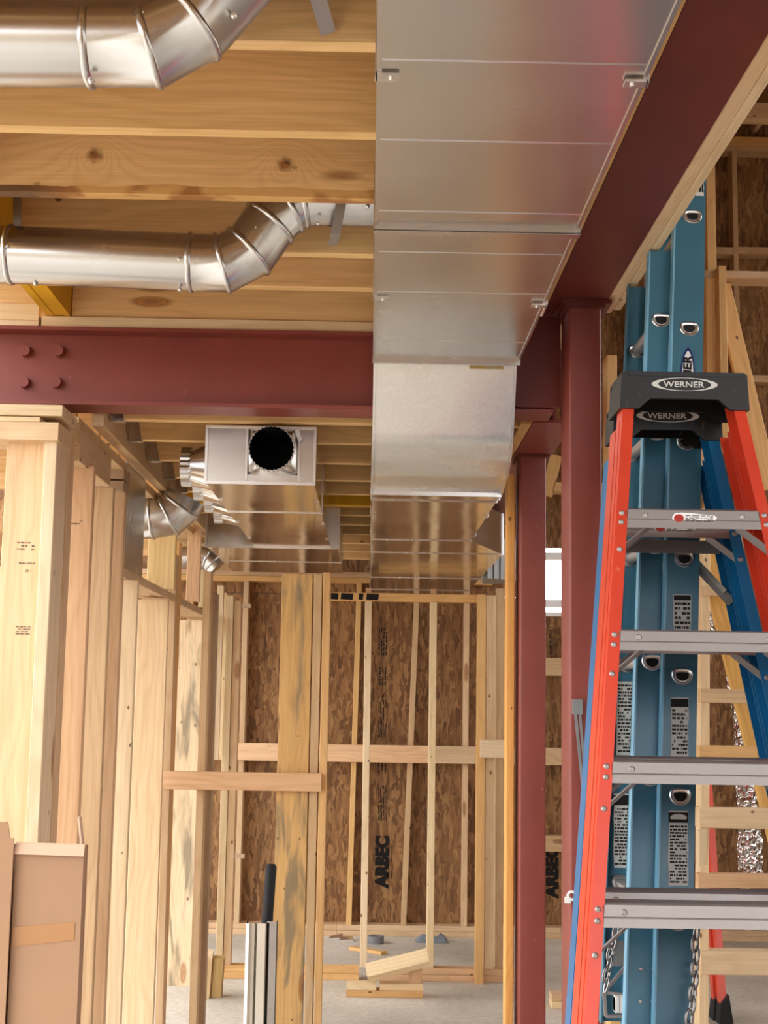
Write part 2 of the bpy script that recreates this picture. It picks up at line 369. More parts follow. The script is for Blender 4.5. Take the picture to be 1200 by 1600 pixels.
def frame_of(o, right, up):
    r, u = Vector(right).normalized(), Vector(up).normalized(); u = (u - r * u.dot(r)).normalized(); n = r.cross(u)
    return Matrix(((r.x, u.x, n.x, o[0]), (r.y, u.y, n.y, o[1]), (r.z, u.z, n.z, o[2]), (0, 0, 0, 1)))
def print_lines(mb, c, right, up, w, h, rows, seed, th=0.0006, fill=0.5):
    """lines of small print, too small to read"""
    rd = random.Random(seed); c, right, up = Vector(c), Vector(right).normalized(), Vector(up).normalized(); n = right.cross(up)
    for r_ in range(rows):
        y = h / 2 - (r_ + 0.5) * h / rows; x = -w / 2
        while x < w / 2:
            l = rd.uniform(0.06, 0.3) * w; l = min(l, w / 2 - x)
            if l > 0.01 * w and rd.random() < 0.85:
                a = c + right * x + up * y; b = a + right * l; k = up * (h / rows * fill / 2)
                mb.hexa([a - k, b - k, b + k, a + k], [a - k + n * th, b - k + n * th, b + k + n * th, a + k + n * th])
            x += l + w * 0.05

# ================================================================ SETTING
gnd = MB().box(-60, 60, -60, 60, -0.5, -0.16).out('ground', EARTH); gnd['kind'] = 'structure'
fl = MB().box(-6, 4.9, -3.2, 10.7, -0.16, 0).out('floor', CONC); fl['kind'] = 'structure'

YB = 10.2                                                # back wall, front of its studs
wb = setting('wall_back', (0.5, YB, 0))
SX = [0.305 + 0.406 * k for k in range(-8, 11)]
topz = aY(1170, 228, YB).z
WZ0, WZ1 = aY(860, 947, YB).z, aY(860, 862, YB).z
for k, xs in enumerate(SX):
    hz = topz - 0.04 if xs > 0.8 else 2.52
    cl = (TAN, GOLD, BEIGE)[k % 3]
    if 1.14 < xs < 1.9:                                  # under and over the window
        stud('stud', wb, xs-.019, xs+.019, YB, YB+.14, .076, WZ0 - .05, cl); stud('stud', wb, xs-.019, xs+.019, YB, YB+.14, WZ1 + .05, hz, cl); continue
    lean = -0.045 if abs(xs - .305) < .01 else (-0.02 if abs(xs + .101) < .01 else 0.0)
    board('stud', wb, (xs + lean*.6, YB+.07, .076), (xs - lean*.9, YB+.07, hz), .14, .038, (0, 1, 0), cl)
for z in (0.0, 0.038):
    for a, b in ((-2.9, -.2), (-.2, 1.4), (1.4, 4.4)): rail_x('bottom_plate', wb, a + .001, b - .001, YB, YB+.14, z, z+.037, TAN)
rail_x('top_plate', wb, -2.9, .9, YB, YB+.14, 2.52, 2.558, GOLD); rail_x('top_plate', wb, -2.9, .9, YB, YB+.14, 2.559, 2.597, TAN)
rail_x('top_plate', wb, .95, 4.4, YB, YB+.14, topz-.04, topz, TAN); rail_x('top_plate', wb, .95, 4.4, YB, YB+.14, topz+.001, topz+.075, GOLD)
zb = aY(620, 1178, YB).z
for a, b in ((-1.45, -.5), (-.35, .45), (.452, .80), (1.0, 1.7)): rail_x('blocking', wb, a, b, YB-.039, YB-.001, zb-.062, zb+.062, PINK if a < .4 else TAN)
for k, (px, y0, y1) in enumerate(((862, 1028, 1056), (862, 1306, 1331), (1140, 386, 397), (1188, 386, 397), (1190, 586, 597), (1142, 586, 597))):
    p, q = aY(px, y0, YB), aY(px, y1, YB); i = min(range(len(SX) - 1), key=lambda i: abs((SX[i] + SX[i+1]) / 2 - p.x))
    rail_x('blocking', wb, SX[i]+.02, SX[i+1]-.02, YB+.001, YB+.13, q.z, p.z, BEIGE)
PX = [-2.537 + 1.218 * k for k in range(7)]
PX.insert(0, -3.755)
def osb(x0, x1, z0, z1, tint): 
    o = MB().box(x0+.002, x1-.002, YB+.141, YB+.153, z0+.002, z1-.002).out('strand_board_panel', OSB, wb); o.color = (tint, tint*.98, tint*.95, 1)
for i in range(7):
    a, b = PX[i], min(PX[i+1], 4.5)
    if i == 4:
        osb(a, b, 0, WZ0-.04, .7); osb(1.95, b, WZ0-.04, WZ1+.04, .7); osb(a, b, WZ1+.04, 6.31, .7)
    else:
        for z0, z1 in ((0, 2.44), (2.44, 4.88), (4.88, 6.31)): osb(a, b, z0, z1, random.uniform(.68, .8))
MB().box(-3.76, .98, YB+.1535, YB+.157, 0, 6.3).out('unseen_gap_sheet', GREYBAG, wb); MB().box(1.95, 4.5, YB+.1535, YB+.157, 0, 6.3).out('unseen_gap_sheet', GREYBAG, wb)  # unseen sheets added to keep sky light out of the panel gaps
# printing on the sheathing
bd = board('brace', wb, aY(853, 775, YB-.2), aY(869, 712, YB-.2), .09, .038, (1, 0, 0), GOLD); rail_x('blocking', wb, 1.0, 1.7, YB-.16, YB-.01, aY(862, 770, YB-.1).z, aY(862, 755, YB-.1).z, GOLD)
pA = aY(598, 1346, YB+.14)
text('stamp_lettering', 'ARBEC', .125, frame_of((pA.x, YB+.139, pA.z), (0, 0, 1), (-1, 0, 0)), INK, wb, .0085, .0012, .95)
pA = aY(863, 1362, YB+.14)
text('stamp_lettering', 'ARBEC', .125, frame_of((pA.x, YB+.139, pA.z), (0, 0, 1), (-1, 0, 0)), INK, wb, .0085, .0012, .95)
sm = MB()
for px, py, w_, h_, rows in ((598, 1003, .2, .07, 4), (598, 1057, .13, .06, 3), (598, 1118, .32, .07, 6), (597, 1197, .09, .07, 3), (598, 1255, .25, .07, 6), (612, 1346, .24, .012, 1), (584, 1346, .2, .012, 1), (864, 1010, .25, .06, 4)):
    p = aY(px, py, YB+.14); print_lines(sm, (p.x, YB+.14, p.z), (0, 0, 1), (-1, 0, 0), w_, h_, rows, px+py, .001, .45)
sm.out('stamp_print', INK, wb)

# window in the back wall
wi = setting('window_1', (1.53, YB, WZ0))
fx0, fx1 = 1.14, 1.93
for a in ((fx0, fx0+.05, WZ0, WZ1), (fx1-.05, fx1, WZ0, WZ1), (fx0+.051, fx1-.051, WZ0, WZ0+.05), (fx0+.051, fx1-.051, WZ1-.05, WZ1), ):
    MB().box(a[0], a[1], YB+.06, YB+.15, a[2], a[3]).out('window_frame', WHITE, wi)
MB().box(fx0+.052, fx1-.052, YB+.10, YB+.106, WZ0+.052, WZ1-.052).out('pane', GLASS, wi)
MB().box(fx0-.01, fx1+.01, YB-.03, YB+.05, WZ0-.075, WZ0-.045).out('window_sill', WHITE, wi)

wr = setting('wall_right', (4.6, 5, 0))
for i in range(9):
    for z0, z1 in ((0, 2.44), (2.44, 4.88), (4.88, 6.2)):
        if 3 < i < 8 and 2 < z0 < 4: continue               # panels left out to let sky light into the tall space
        o = MB().box(4.6, 4.612, -.7+i*1.22+.002, -.7+(i+1)*1.22-.002, z0, z1-.003).out('strand_board_panel', OSB, wr); o.color = (.92, .9, .88, 1)
for i in range(27): stud('stud', wr, 4.46, 4.598, -.6+i*.406, -.562+i*.406, .04, 6.1, TAN)
rail_y('bottom_plate', wr, 4.46, 4.598, -.7, 10.1, 0, .038, TAN)

wf = setting('wall_front_added', (2, -3.1, 0))  # unseen wall behind the camera, added to dim reflections and shape the light
for i in range(-1, 4):
    for z0, z1 in ((0, 2.44), (2.44, 4.88), (4.88, 6.3)):
        if i > 0 and 2 < z0 < 4: continue                  # upper panels left out so the sky brightens the ladder top
        o = MB().box(-.28+i*1.22+.002, -.28+(i+1)*1.22-.002, -3.15, -3.138, z0, z1-.003).out('strand_board_panel', OSB, wf); o.color = (.92, .9, .88, 1)  # panels of the added unseen wall
for i in range(12): stud('stud', wf, -.26+i*.406, -.222+i*.406, -3.137, -3.0, .04, 6.0, TAN)  # studs of the added unseen wall
# ceiling: floor joists overhead, subfloor above them
ce = setting('ceiling', (-.5, 3, 2.94))
o = MB().box(-1.5, .545, -3.2, 4.66, 3.185, 3.205).out('subfloor', OSB, ce); o.color = (.9, .86, .8, 1)
LVX = aZ(105, 487, 2.945).x                             # right face of the yellow laminated beam
JY = [-2.6, -2.15, -1.7, -1.28, -.85, -.42, 0, .43, .86, 1.28, 1.70, 2.12, 2.541, 2.972, 3.385, 3.831, 4.163, 4.57]
for y in JY:
    m_ = WOODK if y == 3.385 else WOOD
    x0, x1 = (LVX + .002, .50 if y < 4.5 else .45)
    if m_ is WOODK:
        board('joist', ce, (x0, y+.019, 3.062), (x1-.0, y+.019, 3.062), .244, .038, (0, 0, -1), JOIST, m_, .02)
    else: rail_x('joist', ce, x0, x1, y, y+.038, 2.94, 3.184, JOIST)
    rail_x('joist', ce, -1.5, aZ(30, 443, 2.945).x - .002, y, y+.038, 2.94, 3.184, JOIST)
# lower ceiling behind the cross beam
o = MB().box(-1.9, .55, 4.74, 10.19, 2.885, 2.905).out('subfloor', OSB, ce); o.color = (.8, .76, .7, 1)
JY2 = [4.80, 5.188, 5.64, 6.10, 6.52, 7.33, 7.74, 8.2, 8.7, 9.2, 9.7]
for i, y in enumerate(JY2):
    if y < 6.9 and y > 4.7:
        j = rail_x('joist', ce, -.927, .545, y, y+.038, 2.64, 2.884, JOIST)
        mb = MB(); xh = -.925
        for yy in (y-.003, y+.0385): mb.hexa([(xh, yy, 2.637), (xh+.05, yy, 2.637), (xh+.012, yy, 2.82), (xh, yy, 2.84)], [(xh, yy+.002, 2.637), (xh+.05, yy+.002, 2.637), (xh+.012, yy+.002, 2.82), (xh, yy+.002, 2.84)])
        mb.box(xh, xh+.05, y-.003, y+.041, 2.635, 2.639); mb.box(xh-.003, xh, y-.04, y+.075, 2.66, 2.85)
        mb.out('joist_hanger', DUCT, j)
        rail_x('joist', ce, -1.85, -1.13, y, y+.038, 2.64, 2.884, JOIST)
    else: rail_x('joist', ce, -1.85, .51, y, y+.038, 2.645, 2.884, JOIST)
led = rail_y('ledger', ce, -.972, -.93, 4.72, 9.9, 2.60, 2.884, TAN)
# roof over the tall space at the right
rf = setting('ceiling_1', (2.5, 5, 6.1))
o = MB().box(-1.5, 4.7, -3.2, 10.5, 6.32, 6.34).out('roof_deck', OSB, rf); o.color = (.75, .72, .68, 1)
for x in (1.1, 1.7, 2.3, 2.9, 3.5, 4.1): rail_y('rafter', rf, x, x+.038, -3, 10.36, 6.08, 6.318, TAN)
p, q = aY(1175, 160, 9.0), aY(1175, 186, 9.0)
rail_x('crosspiece', rf, .9, 4.44, 9.0, 9.09, q.z, p.z, TAN)
rail_x('rim_joist', rf, .9, 4.44, -3.1, -3.06, 6.08, 6.318, TAN)
# upper storey floor edge above the long beam
o = MB().box(.66, .68, -3, 4.7, 3.26, 6.30).out('wall_upper', OSB); o['kind'] = 'structure'; o.color = (.8, .78, .74, 1)
o = MB().box(.66, .68, 4.71, 10.1, 2.92, 6.30).out('wall_upper', OSB); o['kind'] = 'structure'; o.color = (.8, .78, .74, 1)

for k in range(1, 3):
    o = MB().box(-4.2 + k*1.04, -3.165 + k*1.04, 4.78, 4.792, 2.91, 6.30).out('wall_upper', OSB); o['kind'] = 'structure'; o.color = (.85, .8, .76, 1)
# ================================================================ STEEL
def ibeam_y(name, label, x0, x1, y0, y1, z0, z1, tf=.012, tw=.009, m=STEELD):
    t = thing(name, label, 'beam', ((x0+x1)/2, (y0+y1)/2, z0)); xc = (x0+x1)/2
    MB().box(x0, x1, y0, y1, z0, z0+tf).out('flange', m, t); MB().box(x0, x1, y0, y1, z1-tf, z1).out('flange', m, t)
    MB().box(xc-tw/2, xc+tw/2, y0, y1, z0+tf, z1-tf).out('web', m, t); return t
b1 = ibeam_y('steel_beam', 'long dark red steel beam running overhead beside the rectangular duct, wood nailers along it', .564, .748, -2.9, 4.60, 2.97, 3.24)
rail_y('nailer', b1, .751, .787, -2.9, 4.50, 2.972, 3.18, PALE); rail_y('nailer', b1, .7875, .812, -2.9, 4.46, 2.971, 3.12, CREAM)
rail_y('nailer', b1, .546, .562, -2.9, 4.40, 2.968, 3.0, GOLD)
MB().box(.60, .76, 4.33, 4.52, 2.955, 2.969).out('cap_plate', STEELD, b1)

YC = 4.55
b2 = thing('steel_beam', 'red primed steel beam crossing the ceiling, with four bolt heads', 'beam', (-.8, YC+.07, 2.64))
MB().box(-3.2, .60, YC, YC+.15, 2.64, 2.652).out('flange', STEEL, b2); MB().box(-3.2, .60, YC, YC+.15, 2.893, 2.905).out('flange', STEEL, b2)
MB().box(-3.2, .60, YC+.07, YC+.08, 2.652, 2.893).out('web', STEEL, b2)
MB().box(.472, .6235, 4.534, 4.546, 2.655, 2.966).out('shade_plate', STEELD, b2)  # dark plate added to stand for the shade between duct and column
for px, py in ((40, 549), (92, 549), (38, 598), (88, 598)):
    p = aY(px, py, YC+.06); mb = MB(); mb.tube([(p.x, YC+.07, p.z), (p.x, YC+.064, p.z)], .021, 20); mb.tube([(p.x, YC+.064, p.z), (p.x, YC+.046, p.z)], [.0185, .0175], 18)
    auto_smooth(mb.out('bolt', STEEL, b2))
xl = aY(62, 490, YC).x
rail_x('plate', b2, xl+.004, .45, YC+.01, YC+.148, 2.906, 2.944, PALE)
rail_x('plate', b2, -3.2, xl-.004, YC+.004, YC+.145, 2.906, 2.925, CREAM); rail_x('plate', b2, -3.2, xl-.006, YC+.01, YC+.148, 2.926, 2.985, PALE)
b3 = ibeam_y('steel_beam', 'lower red steel beam seated on the rear column, seen beyond the front column', .555, .70, 4.72, 9.9, 2.64, 2.88, m=STEEL)
rail_y('nailer', b3, .515, .553, 4.74, 9.9, 2.64, 2.70, GOLD)

def column(label, x0, x1, y0, y1, z1):
    t = thing('steel_column', label, 'column', ((x0+x1)/2, (y0+y1)/2, 0))
    r = .008; mb = MB(); P = []
    for cx, cy, a0 in ((x1-r, y0+r, -90), (x1-r, y1-r, 0), (x0+r, y1-r, 90), (x0+r, y0+r, 180)):
        for k in range(5): a = math.radians(a0 + k*22.5); P.append((cx + r*math.cos(a), cy + r*math.sin(a)))
    mb.hexa([(x, y, .013) for x, y in P], [(x, y, z1-.012) for x, y in P]); auto_smooth(mb.out('shaft', STEEL, t), 35)
    MB().box(x0-.01, x1+.01, y0-.01, y1+.01, 0, .012).out('base_plate', STEEL, t)
    MB().box(x0-.012, x1+.012, y0-.012, y1+.012, z1-.0118, z1-.001).out('cap_plate', STEELD, t); return t
c1 = column('square red steel column under the long overhead beam, left of the blue extension ladder', .625, .728, 4.35, 4.545, 2.956)
c2 = column('red steel column farther back beside a golden stud, below the lower beam', .578, .678, 5.35, 5.53, 2.640)
# small things on the front column
mb = MB(); p = aY(905, 1100, 4.33)
a0, a1 = aY(898, 1102, 4.335), aY(917, 1300, 4.335); mb.bar(a0, a1, .009, .003); 
a0, a1 = aY(905, 1104, 4.333), aY(921, 1290, 4.333); mb.bar(a0, a1, .008, .003)
s_ = mb.out('metal_strip', ALUB); tag(s_, 'two thin metal strips clipped together against the front red column', 'strip')
MB().box(p.x-.022, p.x+.01, 4.322, 4.334, p.z-.032, p.z+.014).out('clip', ALUB, s_, )
p = aY(890, 1399, 4.345); mb = MB(); mb.torus((p.x+.006, 4.338, p.z), (0, 1, 0), .012, .0045, 14, 6); mb.box(p.x-.016, p.x+.002, 4.335, 4.345, p.z-.022, p.z-.004)
tag(auto_smooth(mb.out('tape_curl', WHITE)), 'small white curl of tape stuck on the front red column', 'tape')

# ================================================================ DUCTS
DW, DZ, DZT = .457, 2.755, 2.934
du = thing('metal_duct', 'large rectangular sheet metal duct running overhead and stepping down under the red cross beam', 'duct', (.23, 3, DZ))
def duct_box(y0, y1, z0, z1, x0, x1, beads=(), m=DUCT, seam=True):
    mb = MB(); mb.box(x0, x1, y0, y1, z0, z1)
    for y in beads: mb.hexa([(x0, y-.004, z0), (x1, y-.004, z0), (x1, y, z0-.0016), (x0, y, z0-.0016)], [(x0, y+.004, z0+.001), (x1, y+.004, z0+.001), (x1, y+.001, z0-.0016), (x0, y+.001, z0-.0016)])
    if seam: mb.box(x0-.005, x0+.004, y0, y1, z0-.004, z0+.05); mb.box(x1-.004, x1+.003, y0, y1, z0-.004, z0+.03)
    return mb.out('duct_section', m, du)
hz = lambda y, z=DZ: aZ(600, y, z).y
y1_, y2_ = hz(355), hz(561)
duct_box(-2.0, .55, DZ, DZT, 0, DW, (-.6,)); duct_box(.56, y1_-.012, DZ, DZT, 0, DW, (hz(93), hz(218), hz(329)))
duct_box(y1_+.012, y2_, DZ, DZT, 0, DW, (hz(393), hz(455), hz(531)))
mb = MB(); mb.box(-.008, DW+.008, y1_-.014, y1_-.010, DZ-.012, DZT); mb.box(-.008, DW+.008, y1_+.010, y1_+.014, DZ-.012, DZT); mb.box(-.008, DW+.008, y1_-.014, y1_+.014, DZ-.014, DZ-.010)
mb.out('joint_flange', DUCT, du)
for px, py, s in ((604, 115, 1), (1003, 125, -1), (597, 463, 1), (851, 474, -1)):
    p = aZ(px, py, DZ); x = 0 if s > 0 else DW; mb = MB()
    mb.box(min(x-.006*s, x+.034*s), max(x-.006*s, x+.034*s), p.y-.012, p.y+.012, DZ-.009, DZ-.004); mb.box(min(x-.008*s, x-.004*s), max(x-.008*s, x-.004*s), p.y-.012, p.y+.012, DZ-.009, DZT+.003)
    mb.tube([(x+.02*s, p.y, DZ-.013), (x+.02*s, p.y, DZ-.008)], .004, 8); mb.out('hanger_clip', ALUB, du)
# curved step-down: underside profile in the Y-Z plane
prof = [(aX(x, y, DW).y, aX(x, y, DW).z) for x, y in ((806, 566), (805, 590), (803.5, 620), (802, 650), (800, 690), (797, 720), (792, 745), (788, 757))]
prof = [(y2_, DZ)] + prof
LZ = 2.40; yl = prof[-1][0]
prof = prof[:-1] + [(4.75, 2.427), (4.85, 2.41)]; yl = 4.85
back = [(4.85, 2.60), (4.62, 2.628), (4.545, 2.636), (4.535, 2.70), (4.53, DZT), (y2_, DZT)]
poly = prof + back
def lerp_prof(pr, k=3):
    out = []
    for i in range(len(pr) - 1):
        for j in range(k):
            f = j / k; out.append((pr[i][0]*(1-f)+pr[i+1][0]*f, pr[i][1]*(1-f)+pr[i+1][1]*f))
    return out + [pr[-1]]
mb = MB(); pp = lerp_prof(prof) + back
mb.hexa([(0.006, y, z) for y, z in pp], [(DW-.006, y, z) for y, z in pp])
o = auto_smooth(mb.out('offset_wrapper', DUCTR, du), 35)
for nm, x0, x1 in (('offset_cheek', -.003, .0055), ('offset_cheek', DW-.0055, DW+.003)):
    q = [(y - .006, z - .006) for y, z in prof] + back
    mb = MB(); mb.hexa([(x0, y, z) for y, z in q], [(x1, y, z) for y, z in q]); mb.out(nm, DUCT, du)
MB().box(-.006, DW+.006, y2_-.008, y2_+.006, DZ-.014, DZT).out('joint_flange', DUCT, du)
# low run behind the cross beam
hl = lambda y: aZ(600, y, LZ).y
LX0, LX1, LT = .0, .452, 2.60
def plan(name, pts, z0, z1, m, parent): 
    mb = MB(); mb.hexa([(x, y, z0) for x, y in pts], [(x, y, z1) for x, y in pts]); return mb.out(name, m, parent)
s1 = hl(843); s2 = hl(863); s3 = hl(902); s4 = hl(921)
plan('duct_section', [(LX0, 4.856), (LX1, 4.856), (LX1, s1-.004), (LX0, s1-.004)], LZ, LT, DUCTS, du)
plan('duct_section', [(LX0, s1), (LX1, s1), (.652, s2), (.652, s2+.25), (.652, s3), (LX0, s3)], LZ, LT, DUCTS, du)
plan('duct_section', [(LX0, s3+.004), (.652, s3+.004), (.652, 9.9), (LX0, 9.9)], LZ, LT, DUCTS, du)
for ya, xr in ((4.852, LX1), (5.0, LX1), (s1-.002, LX1), (s2, .652), (s3+.002, .652), (s4, .652)):
    MB().box(LX0-.005, xr+.005, ya-.005, ya+.005, LZ-.004, LT+.004).out('joint_flange', DUCT, du)
for y in (4.92, 5.4, 6.05):
    for x0, x1, x2, x3 in ((-.007, -.003, -.007, .018), (LX1+.003, LX1+.007, LX1-.018, LX1+.007)):
        mb = MB(); mb.box(x0, x1, y-.007, y+.007, LZ-.003, LZ+.03); mb.box(x2, x3, y-.007, y+.007, LZ-.006, LZ-.0032); mb.out('hanger_clip', DUCT, du)
mb = MB(); bq = lambda x0, y0, x1, y1: mb.hexa([(x0, y0, 2.38), (x1, y1, 2.38), (x1, 8.4, 2.38), (x0, 8.4, 2.38)], [(x0, y0, 2.62), (x1, y1, 2.62), (x1, 8.4, 2.62), (x0, 8.4, 2.62)])
for k in range(6): bq(.675+k*.041, 8.0+k*.034, .70+k*.041, 8.02+k*.034); bq(.70+k*.041, 8.03+k*.034, .716+k*.041, 8.043+k*.034)
tag(mb.out('branch_duct', make_metal('dull_grey_zinc', (0.26, 0.25, 0.24), 0.5, 0.6, 0.1, 0.1, 0.6)), 'short ribbed sheet metal duct at the far right of the big duct', 'duct')

# left trunk with end cap and takeoffs
TX0, TX1, TZ0, TZ1, TY = -.59, -.205, 2.432, 2.632, 4.86
tr = thing('metal_duct', 'shorter rectangular sheet metal duct with an open round takeoff in its end, left', 'duct', (-.4, 6, TZ0))
ht = lambda y: aZ(450, y, TZ0).y
j1, j2 = ht(801), 6.97
def hollow(x0, x1, y0, y1, z0, z1, tk=.002):
    mb = MB(); mb.box(x0, x1, y0, y1, z0, z0+tk); mb.box(x0, x1, y0, y1, z1-tk, z1); mb.box(x0, x0+tk, y0, y1, z0+tk, z1-tk); mb.box(x1-tk, x1, y0, y1, z0+tk, z1-tk); return mb
hollow(TX0, TX1, TY+.001, j1-.003, TZ0, TZ1).out('duct_section', DUCTS, tr)
hollow(TX0, TX1, j1+.003, j2-.002, TZ0, TZ1).out('duct_section', DUCTS, tr)
MB().box(-.83, -.168, j2+.002, 7.72, TZ0-.004, TZ1).out('duct_section', DUCTS, tr)
MB().box(-.83, -.168, 7.73, 8.4, TZ0-.004, TZ1).out('duct_section', DUCTS, tr)
MB().box(TX0-.004, TX1+.004, j1-.004, j1+.004, TZ0-.004, TZ1+.003).out('joint_flange', DUCT, tr)
MB().box(-.834, -.164, 7.718, 7.732, TZ0-.007, TZ1+.003).out('joint_flange', DUCT, tr)
MB().box(-.838, -.160, j2-.010, j2+.001, TZ0-.010, TZ0+.004).out('joint_flange', DUCT, tr)
mb = MB(); mb.box(-.838, -.830, j2-.010, j2+.001, TZ0+.0045, TZ1); mb.box(-.206, -.160, j2-.012, j2+.001, TZ0+.0045, TZ1); mb.out('side_flange', ALUB, tr)
# end cap with a square hole
hc = aY(425, 702, TY); hx, hzc, hr = hc.x + .004, hc.z - .004, .083
mb = MB(); y0, y1 = TY-.002, TY
sq = .088; hx0, hx1, hz0, hz1 = hx-sq, hx+sq, max(hzc-sq, TZ0+.012), min(hzc+sq, TZ1-.008)
mb.box(TX0, hx0, y0, y1, TZ0, TZ1); mb.box(hx1, TX1, y0, y1, TZ0, TZ1); mb.box(hx0, hx1, y0, y1, TZ0, hz0); mb.box(hx0, hx1, y0, y1, hz1, TZ1)
mb.out('end_cap', DUCT, tr)
mb = MB()
for a in ((TX0-.004, TX1+.004, TZ0-.006, TZ0+.004), (TX0-.004, TX1+.004, TZ1-.003, TZ1+.004)): mb.box(a[0], a[1], TY-.009, TY-.0021, a[2], a[3])
for a in ((TX0-.004, TX0+.005), (TX1-.005, TX1+.004)): mb.box(a[0], a[1], TY-.009, TY-.0021, TZ0+.0041, TZ1-.0031)
for x in (hx0-.008, hx1+.002): mb.box(x, x+.006, TY-.009, TY-.0021, TZ0+.006, TZ1-.005)
mb.out('end_cap_rim', ALUB, tr)
def boot(parent, O, ax, up, w2, h2, r, depth, col, n=32, name='takeoff_boot'):
    """square-to-round boot with a crimped collar; O = centre of its square base"""
    O, ax, up = Vector(O), Vector(ax), Vector(up); sd = ax.cross(up); sqv, cv, cv2, cv3 = [], [], [], []
    for k in range(n):
        a = 2 * math.pi * (k + .5) / n; c, s_ = math.cos(a), math.sin(a); m_ = max(abs(c), abs(s_))
        sqv.append(O + sd * (c / m_ * w2) + up * (s_ / m_ * h2)); cv.append(O + ax * depth + (sd * c + up * s_) * r)
        rr = r + (.0025 if k % 2 else -.0015); cv2.append(O + ax * (depth + .008) + (sd * c + up * s_) * rr); cv3.append(O + ax * (depth + col) + (sd * c + up * s_) * rr)
    mb = MB(); mb.poly(sqv + cv, [[k, (k+1) % n, n+(k+1) % n, n+k] for k in range(n)]); b_ = auto_smooth(mb.out(name, DUCTS, parent), 50)
    mb = MB(); inn = [O + (v - O) * 1.0 for v in cv3]
    axp = lambda v: O + ax * ((v - O).dot(ax))
    inner3 = [axp(v) + (v - axp(v)) * .97 for v in cv3]; inner1 = [axp(v) + (v - axp(v)) * .97 for v in cv]
    mb.poly(cv + cv2 + cv3 + inner3 + inner1, [[j*n+k, j*n+(k+1) % n, (j+1)*n+(k+1) % n, (j+1)*n+k] for j in range(4) for k in range(n)])
    mb.out('crimped_collar', PIPE, b_)
    return b_
boot(tr, (hx, TY-.0025, (hz0+hz1)/2), (0, -1, 0), (0, 0, 1), sq, (hz1-hz0)/2, hr*.95, .05, .032, 64)
mb = MB(); q = aY(465, 683, TY-.02); mb.hexa([(q.x-.011, q.y, q.z+.022), (q.x+.001, q.y, q.z+.03), (q.x+.016, q.y, q.z-.005), (q.x+.006, q.y, q.z-.022)], [(q.x-.011, q.y+.002, q.z+.022), (q.x+.001, q.y+.002, q.z+.03), (q.x+.016, q.y+.002, q.z-.005), (q.x+.006, q.y+.002, q.z-.022)]); mb.out('sticker', WHITE, tr)
mb = MB(); hollow(TX0+.0025, TX1-.0025, TY+.0015, TY+.6, TZ0+.0025, TZ1-.0025).out('shade_liner', RUBBER, tr); MB().box(TX0+.005, TX1-.005, TY+.3, TY+.305, TZ0+.005, TZ1-.005).out('shade_blade', RUBBER, tr)  # black lining and blade added to paint the darkness inside the duct
for k, y in enumerate((5.13, 5.5, 5.87, 6.24)):
    boot(tr, (TX0-.001, y, 2.53), (-1, 0, 0), (0, 0, 1), .085, .085, .072, .08, .04, 48)
for y in (5.3, 6.0, 6.6):
    for x0, x1 in ((TX0-.004, TX0+.016), (TX1-.016, TX1+.004)): MB().box(x0, x1, y-.007, y+.007, TZ0-.004, TZ0-.001).out('hanger_clip', DUCT, tr)

# round branch pipes with gored elbows (each runs in one vertical plane)
def gored(parent, nodes, r, plane_n, names, n=28):
    nodes = [Vector(p) for p in nodes]; vn = Vector(plane_n).normalized(); tans = [(nodes[i+1] - nodes[i]).normalized() for i in range(len(nodes) - 1)]
    def ring(i, sidx, rr):
        t_ = tans[sidx]; u = t_.cross(vn); nn = t_ if i in (0, len(nodes) - 1) else (tans[i-1] + tans[i]).normalized(); out = []
        for k in range(n):
            a = 2*math.pi*k/n; e = (u*math.cos(a) + vn*math.sin(a))*rr; s_ = -e.dot(nn) / t_.dot(nn); out.append(nodes[i] + e + t_*s_)
        return out
    for i in range(len(tans)):
        mb = MB(); a, b_ = ring(i, i, r), ring(i+1, i, r); t_ = tans[i]; L_ = (nodes[i+1] - nodes[i]).length
        rows = [a, b_]
        if i + 1 < len(tans):                            # standing bead at the joint
            bd = [[v + t_*dx + (v - nodes[i+1]).normalized()*h for v in b_] for dx, h in ((-.016, 0), (-.014, .004), (-.008, .0055), (-.003, .004), (0, 0))]
            rows = [a] + bd
        vs_ = [v for rw in rows for v in rw]; fs = [[j*n+k, j*n+(k+1) % n, (j+1)*n+(k+1) % n, (j+1)*n+k] for j in range(len(rows)-1) for k in range(n)]
        if i == 0: fs.append(list(range(n))[::-1])
        if i == len(tans)-1: fs.append([(len(rows)-1)*n+k for k in range(n)])
        mb.poly(vs_, fs); auto_smooth(mb.out(names[i], PIPE, parent), 60)
def screws(parent, pts):
    for p in pts:
        p = Vector(p); mb = MB(); mb.tube([p + Vector((0, .006, 0)), p, p + Vector((0, -.005, 0))], [.006, .006, .003], 8); mb.tube([p + Vector((0, 0.0, 0)), p + Vector((0, -.011, -.002))], .0018, 6)
        mb.out('screw', ALUB, parent)
Y1, R1 = 2.35, .0775
P1 = thing('round_duct', 'upper round metal pipe with a gored elbow rising at the top left', 'pipe', (-.7, Y1, 2.76))
n1 = [aY(x, y, Y1) for x, y in ((-380, 62), (148, 66), (238, 66), (303, 31), (392, -68), (440, -190))]
gored(P1, n1, R1, (0, 1, 0), ('pipe_section', 'gore', 'gore', 'gore', 'pipe_section'))
screws(P1, [aY(x, y, Y1-R1*k) for x, y, k in ((127, 45, .97), (142, 125, .45), (225, 22, .85), (365, 24, .7))])
Y2, R2 = 3.615, .077
P2 = thing('round_duct', 'lower round metal pipe whose elbow climbs between the joists to the big duct', 'pipe', (-.7, Y2, 2.77))
n2 = [aY(x, y, Y2) for x, y in ((-260, 396), (22, 398), (303, 410), (352, 411), (392, 390), (424, 344), (452, 318), (478, 308), (640, 311))]
